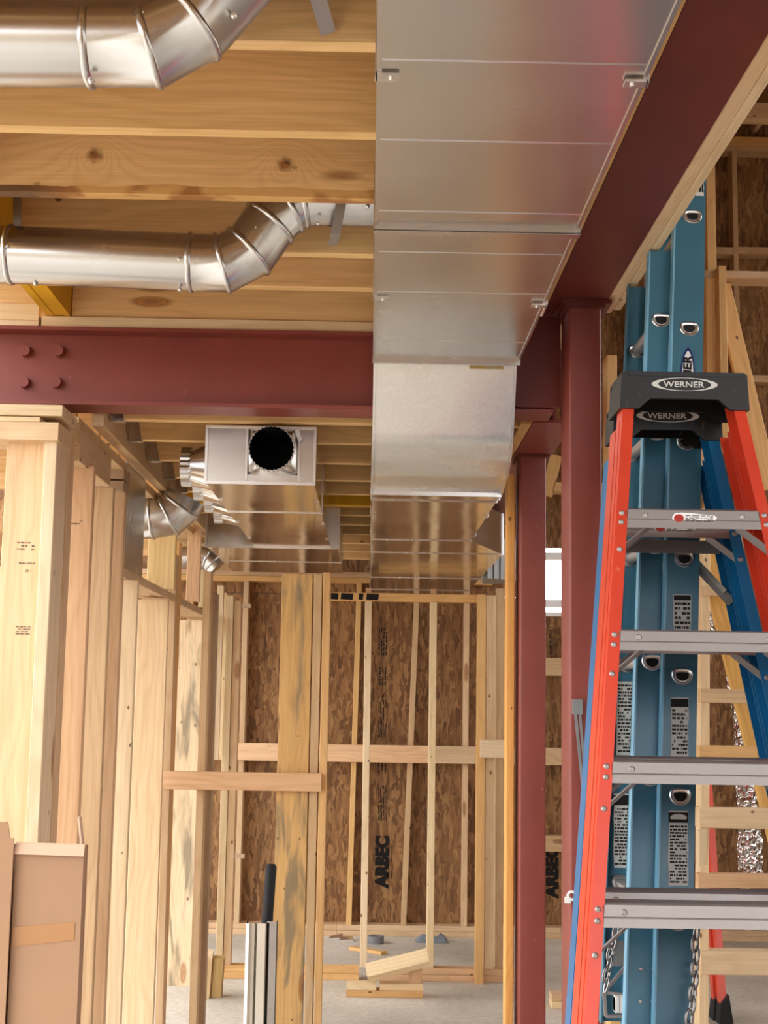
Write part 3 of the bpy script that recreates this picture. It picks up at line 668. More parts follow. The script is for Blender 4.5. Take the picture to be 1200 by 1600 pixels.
gored(P2, n2, R2, (0, 1, 0), ('pipe_section', 'pipe_section', 'gore', 'gore', 'gore', 'gore', 'gore', 'pipe_section'))
screws(P2, [aY(x, y, Y2-R2*k) for x, y, k in ((55, 443, .1), (280, 404, 1.0), (281, 452, .3), (12, 385, .99), (400, 355, .9), (574, 322, .98), (497, 348, .6))])
def strap(label, pts, w=.028, side=(1, 0, 0)):
    mb = MB()
    for a, b_ in zip(pts[:-1], pts[1:]): mb.bar(a, b_, w, .0025, side)
    o = mb.out('hanger_strap', CHAINM if 'dark' in label else ALU); tag(o, label, 'strap', None); return o
strap('flat metal hanger strap nailed to a joist above the first wide joist', [aY(513, 52, 2.53), aY(480, -60, 2.36)], .03, (1, 0, .3))
strap('flat metal hanger strap in front of the lower pipe beside the big duct', [aY(520, 383, 3.815), aY(524, 366, 3.525), aY(537, 296, 3.515)], .026)
strap('dark metal hanger strap holding the left end of the lower pipe', [aY(27, 270, 3.60), aY(27, 366, 3.60)], .022)

# elbows over the left wall
e1 = thing('duct_elbow', 'shiny four-piece round elbow turning up beside the left wall sheet metal', 'elbow', (-.88, 6.0, 2.36))
_e = [aY(x, y, 6.3) for x, y in ((214, 808), (240, 808), (265, 803), (281, 789), (288, 775))]
gored(e1, _e, .1, (0, 1, 0), ('gore',)*4)
e2 = thing('duct_elbow', 'small round elbow low on the left wall, farther back', 'elbow', (-.95, 7.9, 2.4))
c = aY(318, 872, 7.9)
gored(e2, [(c.x-.16, 7.9, c.z+.0), (c.x-.04, 7.9, c.z), (c.x+.03, 7.9, c.z-.0), (c.x+.065, 7.9, c.z-.03), (c.x+.085, 7.9, c.z-.05)], .066, (0, 1, 0), ('pipe_section', 'gore', 'gore', 'gore'))
q0, q1 = aX(197, 740, -.982), aX(224, 900, -.982)
ml = MB().box(-.986, -.980, aX(195, 800, -.983).y, aX(225, 800, -.983).y, aX(194, 893, -.983).z, 2.61).out('metal_sheet', DUCT)
tag(ml, 'flat sheet metal panel closing a stud bay of the left wall', 'panel')

# yellow laminated beams
q = aY(760, 574, 4.378); MB().box(q.x-.055, q.x+.055, 4.372, 4.378, q.z-.006, q.z+.008).out('yellow_smear', make_paint('ochre_smear', srgb(190, 160, 90), .4, srgb(170, 165, 150), .5), du)
yb = thing('laminated_beam', 'yellow coated laminated wood beam resting on the cross beam at left', 'beam', (-1.02, 3, 2.945))
xa, xb_ = aZ(30, 443, 2.945).x, aZ(105, 487, 2.945).x
w3 = (xb_ - xa) / 3
for k in range(3): MB().box(xa + k*w3 + .0007, xa + (k+1)*w3 - .0007, -2.6, 4.64, 2.9445 + .002*(k == 1), 3.184).out('ply', YELLOW, yb)
ya_ = thing('laminated_beam', 'yellow coated laminated beam under the far joists, between the two ducts', 'beam', (-.2, 6.9, 2.635))
for k in range(2): MB().box(-.927, .5, 6.86 + k*.045, 6.904 + k*.045, 2.635, 2.88).out('ply', YELLOW, ya_)

# ================================================================ LEFT WALL (framing)
lw = setting('wall_inner', (-1.05, 6, 0))
def lstud(x0, x1, Y, z0, z1, col, m=None, dx=0.0):       # x bounds read along the row y = 1200
    a, b_ = aY(x0, 1200, Y).x, aY(x1, 1200, Y).x
    return stud('stud', lw, a, b_, Y, Y+.038, z0, z1, col, m)
lstud(82, 126, 4.72, 0, 2.46, PINK)
lstud(126, 159, 5.22, 0, 2.46, BEIGE)
stud('stud', lw, aY(159, 1200, 5.38).x, aY(180, 1200, 5.38).x, 5.36, 5.40, 0, 2.46, TAN)
lstud(179.5, 204, 5.60, 0, 2.14, CREAM); lstud(206, 253.5, 6.60, 0, 2.13, srgb(224, 198, 158)); stud('stud', lw, -1.06, -.995, 6.66, 6.70, 0, 2.13, TAN)
lstud(272, 309, 8.40, 0, 2.13, CREAM, WOODS)
lstud(218, 262, 6.72, 2.19, 2.6, srgb(232, 206, 152)); lstud(281, 302, 7.6, 2.19, 2.6, PINK); lstud(301, 318, 8.1, 2.19, 2.6, CREAM); lstud(331, 341, 8.5, 1.3, 2.35, CREAM); lstud(341, 346, 9.1, 1.3, 2.35, PALE)
rail_y('middle_plate', lw, -1.12, -.98, 5.45, 9.4, 2.145, 2.183, TAN)
rail_y('top_plate', lw, -1.12, -.982, 4.56, 9.8, 2.602-.04, 2.60, BEIGE)
p = aY(0, 731, 5.42).z
for k, (ya, yb2) in enumerate(((731, 748), (750, 768))):
    z1_, z0_ = aY(166, ya, 5.42).z, aY(166, yb2, 5.42).z; rail_x('blocking', lw, aY(137, 750, 5.42).x, aY(195, 750, 5.42).x - .004, 5.42, 5.55, z0_+.001, z1_-.001, GREYW)
rail_y('blocking', lw, -1.19, -1.125, 4.75, 5.4, 2.54, 2.60, GREYW)
# lit framed opening near the cross beam
Yp = 4.30
pz = lambda y, Y=Yp: aY(60, y, Y).z
wx = aY(68, 730, Yp).x; we = aY(87.5, 730, Yp).x; wl0 = aY(9, 730, Yp+.03).x
stud('jack_stud', lw, wx, we, Yp, Yp+.16, 0, pz(681), CREAM)
stud('king_stud', lw, wl0, wx-.002, Yp+.03, Yp+.07, 0, pz(690), srgb(226, 194, 156))
stud('king_stud', lw, we-.03, we+.004, Yp+.165, Yp+.24, 0, 2.5, TAN)
rail_x('header_plate', lw, -2.1, aY(92, 675, Yp-.02).x, Yp-.03, Yp+.17, pz(690), pz(662), srgb(224, 194, 154))
rail_x('header_plate', lw, -2.1, aY(98, 650, Yp-.02).x, Yp-.03, Yp+.19, pz(652), pz(635), CREAM)
rail_x('shim', lw, -2.1, aY(62, 657, Yp-.02).x, Yp-.02, Yp+.15, pz(661), pz(653), CREAM)
rail_y('top_plate', lw, -1.12, aY(98, 650, Yp-.02).x, Yp+.2, 4.545, 2.50, 2.572, TAN)
rail_y('top_plate', lw, -1.12, -.975, 4.56, 5.12, 2.45, 2.56, TAN)
stud('stud', lw, -1.75, -1.60, 4.45, 4.5, 0, 2.45, TAN)
# grade stamps on the wide pale board
sm = MB()
for px, py, w_, h_, rw in ((40, 853, .055, .03, 3), (42, 880, .05, .01, 1), (36, 985, .045, .03, 4), (44, 892, .015, .016, 1)):
    q = aY(px, py, Yp+.0298); print_lines(sm, (q.x, Yp+.0299, q.z), (1, 0, 0), (0, 0, 1), w_, h_, rw, px*py)
q = aY(115, 816, 4.7198); print_lines(sm, (q.x, 4.7199, q.z), (1, 0, 0), (0, 0, 1), .06, .02, 2, 5)
sm.out('grade_stamp', STAMP, lw)
mb = MB(); q = aY(126, 738, 4.75); q2 = aY(126, 764, 4.75); mb.tube([(q.x, q.y, q2.z), (q.x, q.y, q.z)], .02, 18)
tag(auto_smooth(mb.out('pipe_stub', make_metal('greenish_brass', srgb(206, 196, 140), .25, .4, .02))), 'short pale brass pipe stub in a gap at the head of the left wall', 'pipe')

# ================================================================ MIDDLE AND FAR PARTITIONS
YM = 7.0
pm = thing('stud_partition', 'nearer stud partition with one broad stained post and a horizontal block across it', 'partition', (-.6, YM, 0))
mx = lambda x, y=1200, Y=YM: aY(x, y, Y).x
zt = aY(460, 897, YM).z
stud('post', pm, mx(433), mx(482), YM, YM+.04, .04, zt, GOLD, WOODS)
stud('stud', pm, mx(484), mx(497), YM, YM+.09, .04, zt, TAN); stud('stud', pm, mx(499), mx(510.5), YM-.01, YM+.08, .04, zt+.01, GOLD)
board('stud', pm, (mx(250, 1600), YM, .04), (mx(272, 870), YM, aY(270, 868, YM).z), .09, .038, (0, 1, 0), TAN)
stud('stud', pm, mx(255.5, 1200)-.005, mx(255.5, 1200)+.033, YM+.07, YM+.16, .04, aY(270, 845, YM).z, GOLD)
board('stud', pm, (mx(301, 1590), YM+.05, .04), (mx(324, 893), YM+.05, aY(324, 893, YM).z), .09, .038, (0, 1, 0), TAN)
stud('stud', pm, mx(318), mx(327), YM+.13, YM+.2, .04, aY(327, 925, YM).z, GREYW)
z0_, z1_ = aY(380, 1234, YM).z, aY(380, 1206, YM).z
rail_x('blocking', pm, mx(255), mx(503), YM-.052, YM-.013, z0_, z1_, PINK)
rail_x('bottom_plate', pm, -.97, -.22, YM, YM+.09, 0, .038, TAN)

YF = 8.64
pf = thing('stud_partition', 'far stud partition with slender pale studs and doubled bottom plates', 'partition', (.1, YF, 0))
fx = lambda x, y=1200: aY(x, y, YF).x
zft = aY(630, 940, YF).z; ztp = aY(630, 928, YF).z
for x in ((571, 948), (676, 942)):
    xb2 = fx(568 if x[0] < 600 else 672, 1490); xt = fx(575.5 if x[0] < 600 else 677.5, 950)
    board('stud', pf, (xb2, YF+.045, .0765), (xt, YF+.045, zft+.0), .089, .042, (0, 1, 0), CREAM)
    stud('stud', pf, xt-.018, xt+.018, YF+.02, YF+.08, ztp+.004, ztp+.035, PINK)
zb0, zb1 = aY(630, 946, YF).z, aY(630, 930, YF).z
tp = rail_x('top_plate', pf, fx(513, 940), fx(748, 940), YF-.005, YF+.084, zft+.002, ztp+.003, GOLD)
mb = MB()
for a, b_ in ((516, 529), (532, 552), (560, 568), (572, 592)):
    x0, x1 = fx(a, 936), fx(b_, 936); mb.hexa([(x0, YF-.0062, zft+.008), (x1-.004, YF-.0062, zft+.005), (x1, YF-.0062, ztp-.004), (x0+.004, YF-.0062, ztp-.001)], [(x0, YF-.0051, zft+.008), (x1-.004, YF-.0051, zft+.005), (x1, YF-.0051, ztp-.004), (x0+.004, YF-.0051, ztp-.001)])
mb.out('dark_stain', INK, tp)
for z in (0, .0385):
    rail_x('bottom_plate', pf, -1.0, fx(566, 1520)-.02, YF, YF+.09, z, z+.037, GOLD); rail_x('bottom_plate', pf, fx(590, 1520), .95, YF, YF+.09, z, z+.037, PINK)
stud('stud', pf, fx(743.5), fx(756), YF-.07, YF+.02, 0.0, ztp, GOLD); stud('stud', pf, fx(758.5), fx(773), YF, YF+.085, .077, ztp, CREAM)
stud('stud', pf, fx(777, 1200), fx(789.5, 1200), YF+.1, YF+.19, 0, 2.38, TAN)
stud('stud', pf, fx(346), fx(357), YF, YF+.085, .077, 2.30, CREAM); stud('stud', pf, fx(357.5), fx(369), YF+.01, YF+.09, .077, 2.27, TAN)
q0, q1 = aY(770, 1184, YF-.11), aY(770, 1156, YF-.11); rail_x('blocking', pf, fx(748), fx(793), YF-.11, YF-.071, q0.z, q1.z, CREAM)
q0, q1 = aY(770, 1184, YF-.02), aY(770, 1162, YF-.02); 
for px, py in ((381, 947), (371, 1338)):
    q = aY(px, py, 10.0); tag(MB().box(q.x-.035, q.x+.05, 9.99, 10.03, q.z-.012, q.z+.016).out('wood_cleat', make_wood('grey_cleat_wood') if px == 381 else bpy.data.materials['grey_cleat_wood']), 'small wood cleat on the back wall, %s' % ('high up beside the left strand board' if px == 381 else 'low down behind the leaning black tube'), 'cleat'); bpy.data.objects[[o.name for o in bpy.data.objects if o.name.startswith('wood_cleat')][-1]].color = (*GREYW, 1)

gs = stud('wood_stud', None, aY(791, 1200, 5.42).x, aY(803.5, 1200, 5.42).x, 5.42, 5.51, 0, aY(797, 741, 5.42).z, srgb(226, 170, 96))
tag(gs, 'single golden wood stud standing against the rear red column', 'stud')
gs = stud('wood_stud', None, aY(948, 560, 4.9).x, aY(964, 560, 4.9).x, 4.9, 4.99, 0, 2.93, GOLD)
tag(gs, 'wood stud in shadow behind the front column and the blue extension ladder', 'stud')

# landing framing at the upper right
la = thing('landing_frame', 'wood landing frame with post, header and diagonal brace, upper right behind the ladders', 'frame', (2.2, 7, 1.9))
YL = 7.0
zt_ = aY(1150, 421, YL).z; lx = lambda x, y: aY(x, y, YL).x
rail_x('header', la, lx(1101, 428), 4.45, YL+.02, YL+.16, zt_-.04, zt_, TAN)
stud('post', la, lx(1119.5, 500), lx(1131.5, 500), YL-.06, YL+.018, aY(1120, 708, YL).z, zt_-.001, GOLD)
stud('post', la, lx(1105, 500), lx(1119, 500), YL+.0185, YL+.14, aY(1120, 790, YL).z, zt_-.041, GOLD)
stud('post', la, lx(1106, 300), lx(1120, 300), YL+.03, YL+.14, zt_+.001, 5.2, GOLD)
board('brace', la, aY(1127, 446, YL+.11), aY(1203, 765, YL+.11), .09, .038, (1, 0, .4), GOLD)
board('brace', la, aY(1100, 700, YL-.03), aY(1140, 880, YL-.03), .09, .038, (1, 0, .2), PINK)

# job-built wooden ladder
jl = thing('wooden_ladder', 'job-built wooden ladder with flat rungs, behind the orange and blue ladders', 'ladder', (1.75, 5.6, 0))
YJ = lambda z: 5.66 + .24 * z
def jat(px, py):
    Y = 5.8
    for _ in range(8): Y = YJ(aY(px, py, Y).z)
    return aY(px, py, Y)
a, b_ = jat(1096, 1575), jat(1100, 800); a = a + (a - b_) * (a.z / (b_.z - a.z)) if a.z > 0 else a
board('rail', jl, a, b_, .038, .089, (1, 0, 0), PALE)
a, b_ = jat(1152, 980) + Vector((0, .13, 0)), jat(1118, 860) + Vector((0, .13, 0)); a2 = jat(1196, 1180) + Vector((0, .13, 0)); a2 = a2 + (a2 - b_) * (a2.z / (b_.z - a2.z))
board('rail', jl, a2 + Vector((.04, 0, 0)), b_ + Vector((.02, 0, 0)), .14, .038, (1, 0, 0), srgb(226, 180, 100))
for k, (ya, yb2, xl_, xr, c) in enumerate(((1478, 1523, 1090, 1215, PALE), (1362, 1384, 1086, 1200, PINK), (1260, 1292, 1088, 1196, PALE), (1164, 1182, 1088, 1176, GOLD), (1076, 1098, 1090, 1166, TAN), (995, 1012, 1090, 1156, TAN), (917, 932, 1093, 1142, TAN))):
    l_, r_ = jat(xl_, (ya+yb2)/2), jat(xr, (ya+yb2)/2); h = jat(xl_, ya).z - jat(xl_, yb2).z
    d = .1 if k in (0, 2) else .05
    rail_x('rung', jl, l_.x, r_.x, l_.y-.062, l_.y-.062+.038+ (.06 if k in (0, 2) else .02), l_.z-min(h, .09)/2, l_.z+min(h, .09)/2, c)
stud('filler_block', jl, jat(1086, 1320).x, jat(1099, 1320).x, jat(1090, 1320).y-.064, jat(1090, 1320).y-.026, jat(1090, 1360).z, jat(1090, 1294).z, CREAM)

# foil flexible duct, hanging
fd = MB(); pts = [aY(x, y, 8.0) for x, y in ((1108, 800), (1113, 870), (1121, 960), (1150, 1030), (1163, 1120), (1168, 1200), (1171, 1290), (1172, 1374))]
rd = random.Random(3); dense = []
for i in range(len(pts)-1):
    for k in range(9): f = k/9; dense.append(pts[i].lerp(pts[i+1], f))
fd.tube(dense, [.066 + rd.uniform(-.006, .006) for _ in dense], 22)
fd.v = [v + Vector((rd.uniform(-.004, .004), rd.uniform(-.004, .004), rd.uniform(-.004, .004))) for v in fd.v]
tag(fd.out('flexible_duct', FOIL), 'crumpled silver foil flexible duct hanging behind the wooden ladder', 'duct')

# ================================================================ STEPLADDERS
def stepladder(label, paint, dy, cx, name='stepladder', extra=False, nar=0.0):
    Y0 = lambda z: 3.02 + .30 * (z - 1.234) + dy
    t = thing(name, label, 'ladder', (cx, Y0(0), 0))
    zt, zb_ = (2.387 if extra else 2.43), .99
    ho_t = .770 - aY(974, 655, Y0(zt) - dy).x; ho_b = .770 - aY(910.5, 1600, Y0(zb_) - dy).x
    ho = lambda z: ho_b + (ho_t - ho_b) * (z - zb_) / (zt - zb_) - nar
    def L(x, d, z): return Vector((cx + x, Y0(z) + d, z))
    def loft(mb, prof, z0, z1, s):
        mb.hexa([L(s*(ho(z0) - a), d, z0) for a, d in (prof if s < 0 else prof[::-1])], [L(s*(ho(z1) - a), d, z1) for a, d in (prof if s < 0 else prof[::-1])])
    CH = [(0, 0), (.028, 0), (.028, .004), (.004, .004), (.004, .074), (.028, .074), (.028, .078), (0, .078)]
    rows = [2.10, 1.805, 1.51, 1.215, .92, .625, .33]
    for s in (-1, 1):
        mb = MB(); loft(mb, CH, .02, zt, s)
        rib = [(-.0015, .03), (.0, .03), (.0, .048), (-.0015, .048)]; loft(mb, rib, .02, zt - .05, s)
        r_ = mb.out('front_rail', paint, t)
        mb = MB(); loft(mb, [(a + .001, d + .095) for a, d in CH], .05, zt - .06, s); mb.out('rear_rail', paint, t)
        for z in rows:
            for zz, xo in ((z+.035, .014), (z+.012, .014), (z - .055, .014)):
                p = L(s*(ho(zz) - xo), -.0005, zz); q = MB(); q.tube([p + Vector((0, .002, 0)), p, p + Vector((0, -.003, 0))], [.0075, .007, .004], 10); q.out('rivet', ALU, r_)
        mb = MB(); p0 = .0
        mb.hexa([L(s*(ho(0) + .006), -.012, 0), L(s*(ho(0) - .04), -.012, 0), L(s*(ho(0) - .04), .088, 0), L(s*(ho(0) + .006), .088, 0)][::s], [L(s*(ho(.09) + .004), -.006, .09), L(s*(ho(.09) - .034), -.006, .09), L(s*(ho(.09) - .034), .084, .09), L(s*(ho(.09) + .004), .084, .09)][::s]); mb.out('rubber_foot', RUBBER, r_)
    for i, z in enumerate(rows):
        h = .047; x = ho(z) - .0285; mb = MB()
        A = lambda d, zz: [L(-x, d, zz), L(x, d, zz)]
        sect = [(.002, z), (.004, z), (.004, z+h-.004), (.074, z+h-.004), (.074, z+.01), (.076, z+.01), (.076, z+h), (.055, z+h), (.053, z+h+.003), (.047, z+h), (.035, z+h), (.033, z+h+.003), (.027, z+h), (.012, z+h), (.004, z+h+.002), (0, z+h-.002), (0, z+.022), (-.0015, z+.02), (0, z+.018), (0, z)]
        mb.hexa([L(-x, d, zz) for d, zz in sect], [L(x, d, zz) for d, zz in sect])
        tr_ = mb.out('tread', ALU, t)
        for s in (-1, 1):
            q = MB(); a, b_ = L(s*(x - .055), .012, z+.004), L(s*(ho(z-.055) - .012), .012, z-.06); q.bar(a, b_, .022, .003, (1, 0, 1) if s < 0 else (1, 0, -1)); q.out('knee_brace', ALU, t)
            p = L(s*(x - .045), -.001, z+.03); q = MB(); q.tube([p + Vector((0, .001, 0)), p + Vector((0, -.0025, 0))], [.0075, .005], 10); q.out('rivet', ALU, tr_)
        if i == 0:
            q = MB(); xs = (-.048, .052); c0 = L(0, -.001, z+.024)
            pts = [(-.052, .004), (-.046, .012), (-.03, .0145), (0, .013), (.02, .011), (.05, .0085), (.056, .003), (.05, -.004), (.03, -.007), (.0, -.012), (-.03, -.0125), (-.05, -.009)]
            q.hexa([c0 + Vector((a, .0, b_)) for a, b_ in pts], [c0 + Vector((a, -.0008, b_)) for a, b_ in pts]); q.out('sticker', WHITE, tr_)
            q = MB(); q.tube([c0 + Vector((-.036, -.0006, .001)), c0 + Vector((-.036, -.0016, .001))], .0095, 16); q.v = [Vector((c0.x - .036 + (v.x - c0.x + .036)*1.25, v.y, v.z)) for v in q.v]; q.out('sticker_mark', INKR, tr_)
            q = MB(); print_lines(q, c0 + Vector((.013, -.0008, .001)), (1, 0, 0), (0, 0, 1), .066, .016, 5, 11, .0006); q.out('sticker_print', INK, tr_)
        if extra and i == 0:                              # rear horizontal brace
            q = MB(); zz = z - .030; q.hexa([L(-ho(z)+.03, .10, zz), L(-ho(z)+.03, .103, zz), L(-ho(z)+.03, .103, zz+.035), L(-ho(z)+.03, .10, zz+.035)], [L(ho(z)-.03, .10, zz), L(ho(z)-.03, .103, zz), L(ho(z)-.03, .103, zz+.035), L(ho(z)-.03, .10, zz+.035)]); q.out('rear_brace', ALU, t)
    # cap
    zc0, zc1 = zt - .022, zt + .072; hx_ = ho(zt) + .010; hi = ho(zt) - .036
    P = [(-hx_ + .004, zc1 - .006), (-hx_ - .001, zc0), (-hi, zc0), (-hi + .03, zc0 + .026), (hi - .03, zc0 + .026), (hi, zc0), (hx_ + .001, zc0), (hx_ - .004, zc1 - .006), (hx_ - .012, zc1), (-hx_ + .012, zc1)]
    mb = MB(); fy, by = Y0(zt) - .014, Y0(zt) + (.11 if extra else .15)
    for ya, yb in ((fy, fy + .012), (by - .008, by)): mb.hexa([(cx + a, ya, b_) for a, b_ in P], [(cx + a, yb, b_) for a, b_ in P])
    mb.box(cx - hx_ + .006, cx + hx_ - .006, fy + .012, by - .008, zc1 - .02, zc1 - .001)
    for s in (-1, 1): mb.hexa(*[[(cx + s*(hx_ + .001), y, zc0), (cx + s*(hx_ - .006), y, zc0), (cx + s*(hx_ - .011), y, zc1 - .0205), (cx + s*(hx_ - .003), y, zc1 - .0205)][::-s] for y in (fy + .012, by - .008)])
    mb.box(cx - hx_ + .02, cx + hx_ - .02, fy - .002, fy, zc1 - .012, zc1 - .004)
    cap = mb.out('top_cap', BLACKP, t)
    zl = zc0 + .062; a_, b_ = .082, .0165
    mb = MB(); n = 48; o_, i_ = [], []
    for k in range(n):
        an = 2*math.pi*k/n; o_.append((a_*math.cos(an), b_*math.sin(an))); i_.append((a_*.80*math.cos(an), b_*.93*math.sin(an)))
    vs_ = [(cx + x, fy - .0005, zl + y) for x, y in o_] + [(cx + x, fy - .0005, zl + y) for x, y in i_] + [(cx + x, fy - .0018, zl + y) for x, y in o_] + [(cx + x, fy - .0018, zl + y) for x, y in i_]
    fs = []
    for k in range(n): j = (k+1) % n; fs += [[2*n+k, 2*n+j, 3*n+j, 3*n+k], [k, j, 2*n+j, 2*n+k], [n+k, 3*n+k, 3*n+j, n+j]]
    mb.poly(vs_, fs); mb.out('logo_oval', SILVERP, cap)
    text('logo_lettering', 'WERNER', .0205, frame_of((cx - .002, fy - .0006, zl - .0005), (1, 0, .0), (0, 0, 1)), SILVERP, cap, .0003, .0012, 1.22)
    if extra:
        q = MB(); a, b2_ = L(.07, .19, 2.075), L(.17, .16, 1.945); q.bar(a, b2_, .024, .004, (1, 0, 1)); q.out('spreader', CHAINM, t)
        q = MB(); a, b2_ = L(.085, .182, 2.07), L(.155, .155, 1.975); q.bar(a, b2_, .010, .006, (1, 0, 1)); q.out('spreader_rod', ALUB, t)
    return t
CX = .770
stepladder('orange fiberglass stepladder in front, black top cap with a silver logo', ORANGE, 0.0, CX)
stepladder('blue fiberglass stepladder folded right behind the orange stepladder', BLUE, .192, CX - .004, extra=True, nar=.02)
# folded red ladder far behind, only its legs show
rl = thing('stepladder', 'red stepladder with black feet far behind the wooden ladder', 'ladder', (1.83, 7.7, 0))
for k, (xb2, xt) in enumerate(((1129, 1104), (1119, 1097))):
    a = aZ(xb2, 1562, 0.02); a.y = 7.66 + .1*k; a = aY(xb2, 1560, a.y); a.z = .03; b_ = aY(xt, 1200, 7.95 + .06*k); b_ = a + (b_ - a) * 1.45
    MB().bar(a, b_, .036, .06, (1, 0, 0)).out('rail', ORANGE, rl)
    MB().hexa([(a.x-.03, a.y-.05, 0), (a.x+.045, a.y-.05, 0), (a.x+.045, a.y+.05, 0), (a.x-.03, a.y+.05, 0)], [(a.x-.02, a.y-.045, .10), (a.x+.024, a.y-.045, .15), (a.x+.024, a.y+.045, .15), (a.x-.02, a.y+.045, .10)]).out('rubber_foot', RUBBER, rl)

# ================================================================ BLUE EXTENSION LADDER (seen from its side)
xl_ = thing('extension_ladder', 'tall weathered blue fiberglass extension ladder standing on edge beside the steel beam', 'ladder', (.75, 3.3, 0))
EY = lambda z: 3.54 + .2 * (z - 1.69)
EX = lambda z: .078 * (z - 1.63)
def eat(px, py, d=0.0):
    Y = 3.6
    for _ in range(8): Y = EY(aY(px, py, Y).z) + d
    return aY(px, py, Y)
def ext_rail(x0, x1, d, z0, z1, far=False):
    s = -1 if far else 1; f = .032
    pr = [(x0, 0), (x1, 0), (x1, f*s), (x1-.004, f*s), (x1-.004, .005*s), (x0+.004, .005*s), (x0+.004, f*s), (x0, f*s)]
    if far: pr = pr[::-1]
    def at(z): return [Vector((x + EX(z), EY(z) + d + y, z)) for x, y in pr]
    mb = MB(); mb.hexa(at(z0), at(z1)); return mb.out('far_rail' if far else 'near_rail', TEAL, xl_)
bx0, bx1 = .739, .827; fx0_, fx1_ = eat(1000, 1133, .034).x - EX(1.63), .737; D = .43
base_near = ext_rail(bx0, bx1, 0, 0, 3.75); base_far = ext_rail(bx0, bx1, D, 0, 3.75, True)
fly_near = ext_rail(fx0_ - .014, fx1_, .034, .86, 2.968); fly_far = ext_rail(fx0_ - .014, fx1_, D - .034, .86, 2.968, True)
EDGE = make_paint('lit_blue_edge', srgb(122, 178, 206), 0.4, srgb(170, 200, 210), 0.7, 0.4)  # paler blue paints the side light onto the left rail edges
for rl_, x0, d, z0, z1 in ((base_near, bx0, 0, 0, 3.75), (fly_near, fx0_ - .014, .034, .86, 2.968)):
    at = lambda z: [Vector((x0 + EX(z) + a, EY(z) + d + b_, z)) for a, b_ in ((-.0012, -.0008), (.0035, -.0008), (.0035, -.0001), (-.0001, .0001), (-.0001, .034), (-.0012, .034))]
    mb = MB(); mb.hexa(at(z0 + .002), at(z1 - .002)); mb.out('lit_edge_strip', EDGE, rl_)
def dshape(r, flat=.35, n=20):
    pts = []
    for k in range(n):
        a = 2*math.pi*k/n; x, y = math.cos(a), math.sin(a)
        if y > flat: y = flat + (y - flat) * .25
        pts.append((x * r, y * r * .92))
    return pts
def ext_rung(px, py, d, d2):
    p = eat(px, py, d - .003); z = p.z; s = .003
    tilt = Vector((0, 1, 0)); mb = MB(); T = dshape(.017)
    y0, y1 = EY(z) + d + .006, EY(z) + d2 - .006
    mb.hexa([(p.x + a, y0, z + b_) for a, b_ in T], [(p.x + a, y1, z + b_) for a, b_ in T]); rg = auto_smooth(mb.out('rung', ALU, xl_), 40)
    for yy, s in ((EY(z) + d - .0005, -1), (EY(z) + d2 - .006, -1)):
        mb = MB(); n = 20; o_, m_, i_ = dshape(.0275, .7), dshape(.024, .6), dshape(.0165)
        rowsy = [(o_, 0), (o_, .003), (m_, .0055), ([(a*.82, b_*.82) for a, b_ in m_], .003), (i_, .0035), (i_, .0)]
        vs_ = [(p.x + a, yy + s*h + .2*b_, z + b_) for rw, h in rowsy for a, b_ in rw]
        mb.poly(vs_, [[j*n+k, j*n+(k+1) % n, (j+1)*n+(k+1) % n, (j+1)*n+k] for j in range(len(rowsy)-1) for k in range(n)]); auto_smooth(mb.out('rung_collar', ALUB, rg), 60)
    mb = MB(); yy = EY(z) + d; mb.hexa([(p.x + a, yy + .2*b_ - .001, z + b_) for a, b_ in i_], [(p.x + a, yy + .2*b_ + .003, z + b_) for a, b_ in i_]); mb.out('opening_shade', RUBBER, rg)  # black plug paints the shade inside the hollow rung
for q in ((1082, 337), (1077, 512), (1073, 690), (1069, 872), (1066, 1055), (1063, 1243), (1059, 1438)): ext_rung(*q, 0, D)
for q in ((1033, 499), (1026, 675), (1023, 852), (1019, 1033), (1015, 1213), (1011, 1408)): ext_rung(*q, .034, D - .034)
# stickers on the rails
def sticker(parent, px, y0, y1, wpx, d, seed, head=None, rows=14, body=PAPER, name='sticker'):
    a, b_ = eat(px, y0, d - .0012), eat(px, y1, d - .0012); wv = wpx * a.y / F; rd = random.Random(seed)
    pts = []
    for k in range(7): f = k/6; pts.append(a.lerp(b_, f) + Vector((-wv/2 + rd.uniform(0, .003), 0, 0)))
    for k in range(7): f = 1-k/6; pts.append(a.lerp(b_, f) + Vector((wv/2 - rd.uniform(0, .003), 0, 0)))
    mb = MB(); mb.hexa(pts[::-1], [p + Vector((0, -.0008, 0)) for p in pts[::-1]]); s_ = mb.out(name, body, parent)
    mb = MB(); c = a.lerp(b_, .5) + Vector((0, -.0009, 0)); up = (a - b_).normalized()
    top = .16 if head else 0.0; H = (a - b_).length
    print_lines(mb, c - up * (H * top / 2), (1, 0, 0), up, wv * .82, H * (.94 - top), rows, seed, .0006, .55)
    if head:
        hc_ = a - up * (H * .09) + Vector((0, -.0009, 0)); k = up * (H * .07); r_ = Vector((wv * .46, 0, 0)); n_ = Vector((0, -.0007, 0))
        mb.hexa([hc_ - r_ - k, hc_ + r_ - k, hc_ + r_ + k, hc_ - r_ + k], [v + n_ for v in (hc_ - r_ - k, hc_ + r_ - k, hc_ + r_ + k, hc_ - r_ + k)])
    mb.out('sticker_print', INK, parent)
    if head == 'oval':
        mb = MB(); n = 24; o_ = [hc_ + Vector((wv*.4*math.cos(2*math.pi*k/n), -.0009, H*.05*math.sin(2*math.pi*k/n))) for k in range(n)]; mb.hexa(o_, [v + Vector((0, -.0006, 0)) for v in o_]); mb.out('sticker_oval', PAPER, parent)
    return s_
sticker(base_near, 1066, 929, 986, 29, 0, 4, 'bar', 6); sticker(base_near, 1062, 1090, 1182, 29, 0, 5, 'bar', 12); sticker(base_near, 1060, 1267, 1384, 32, 0, 6, 'oval', 18)
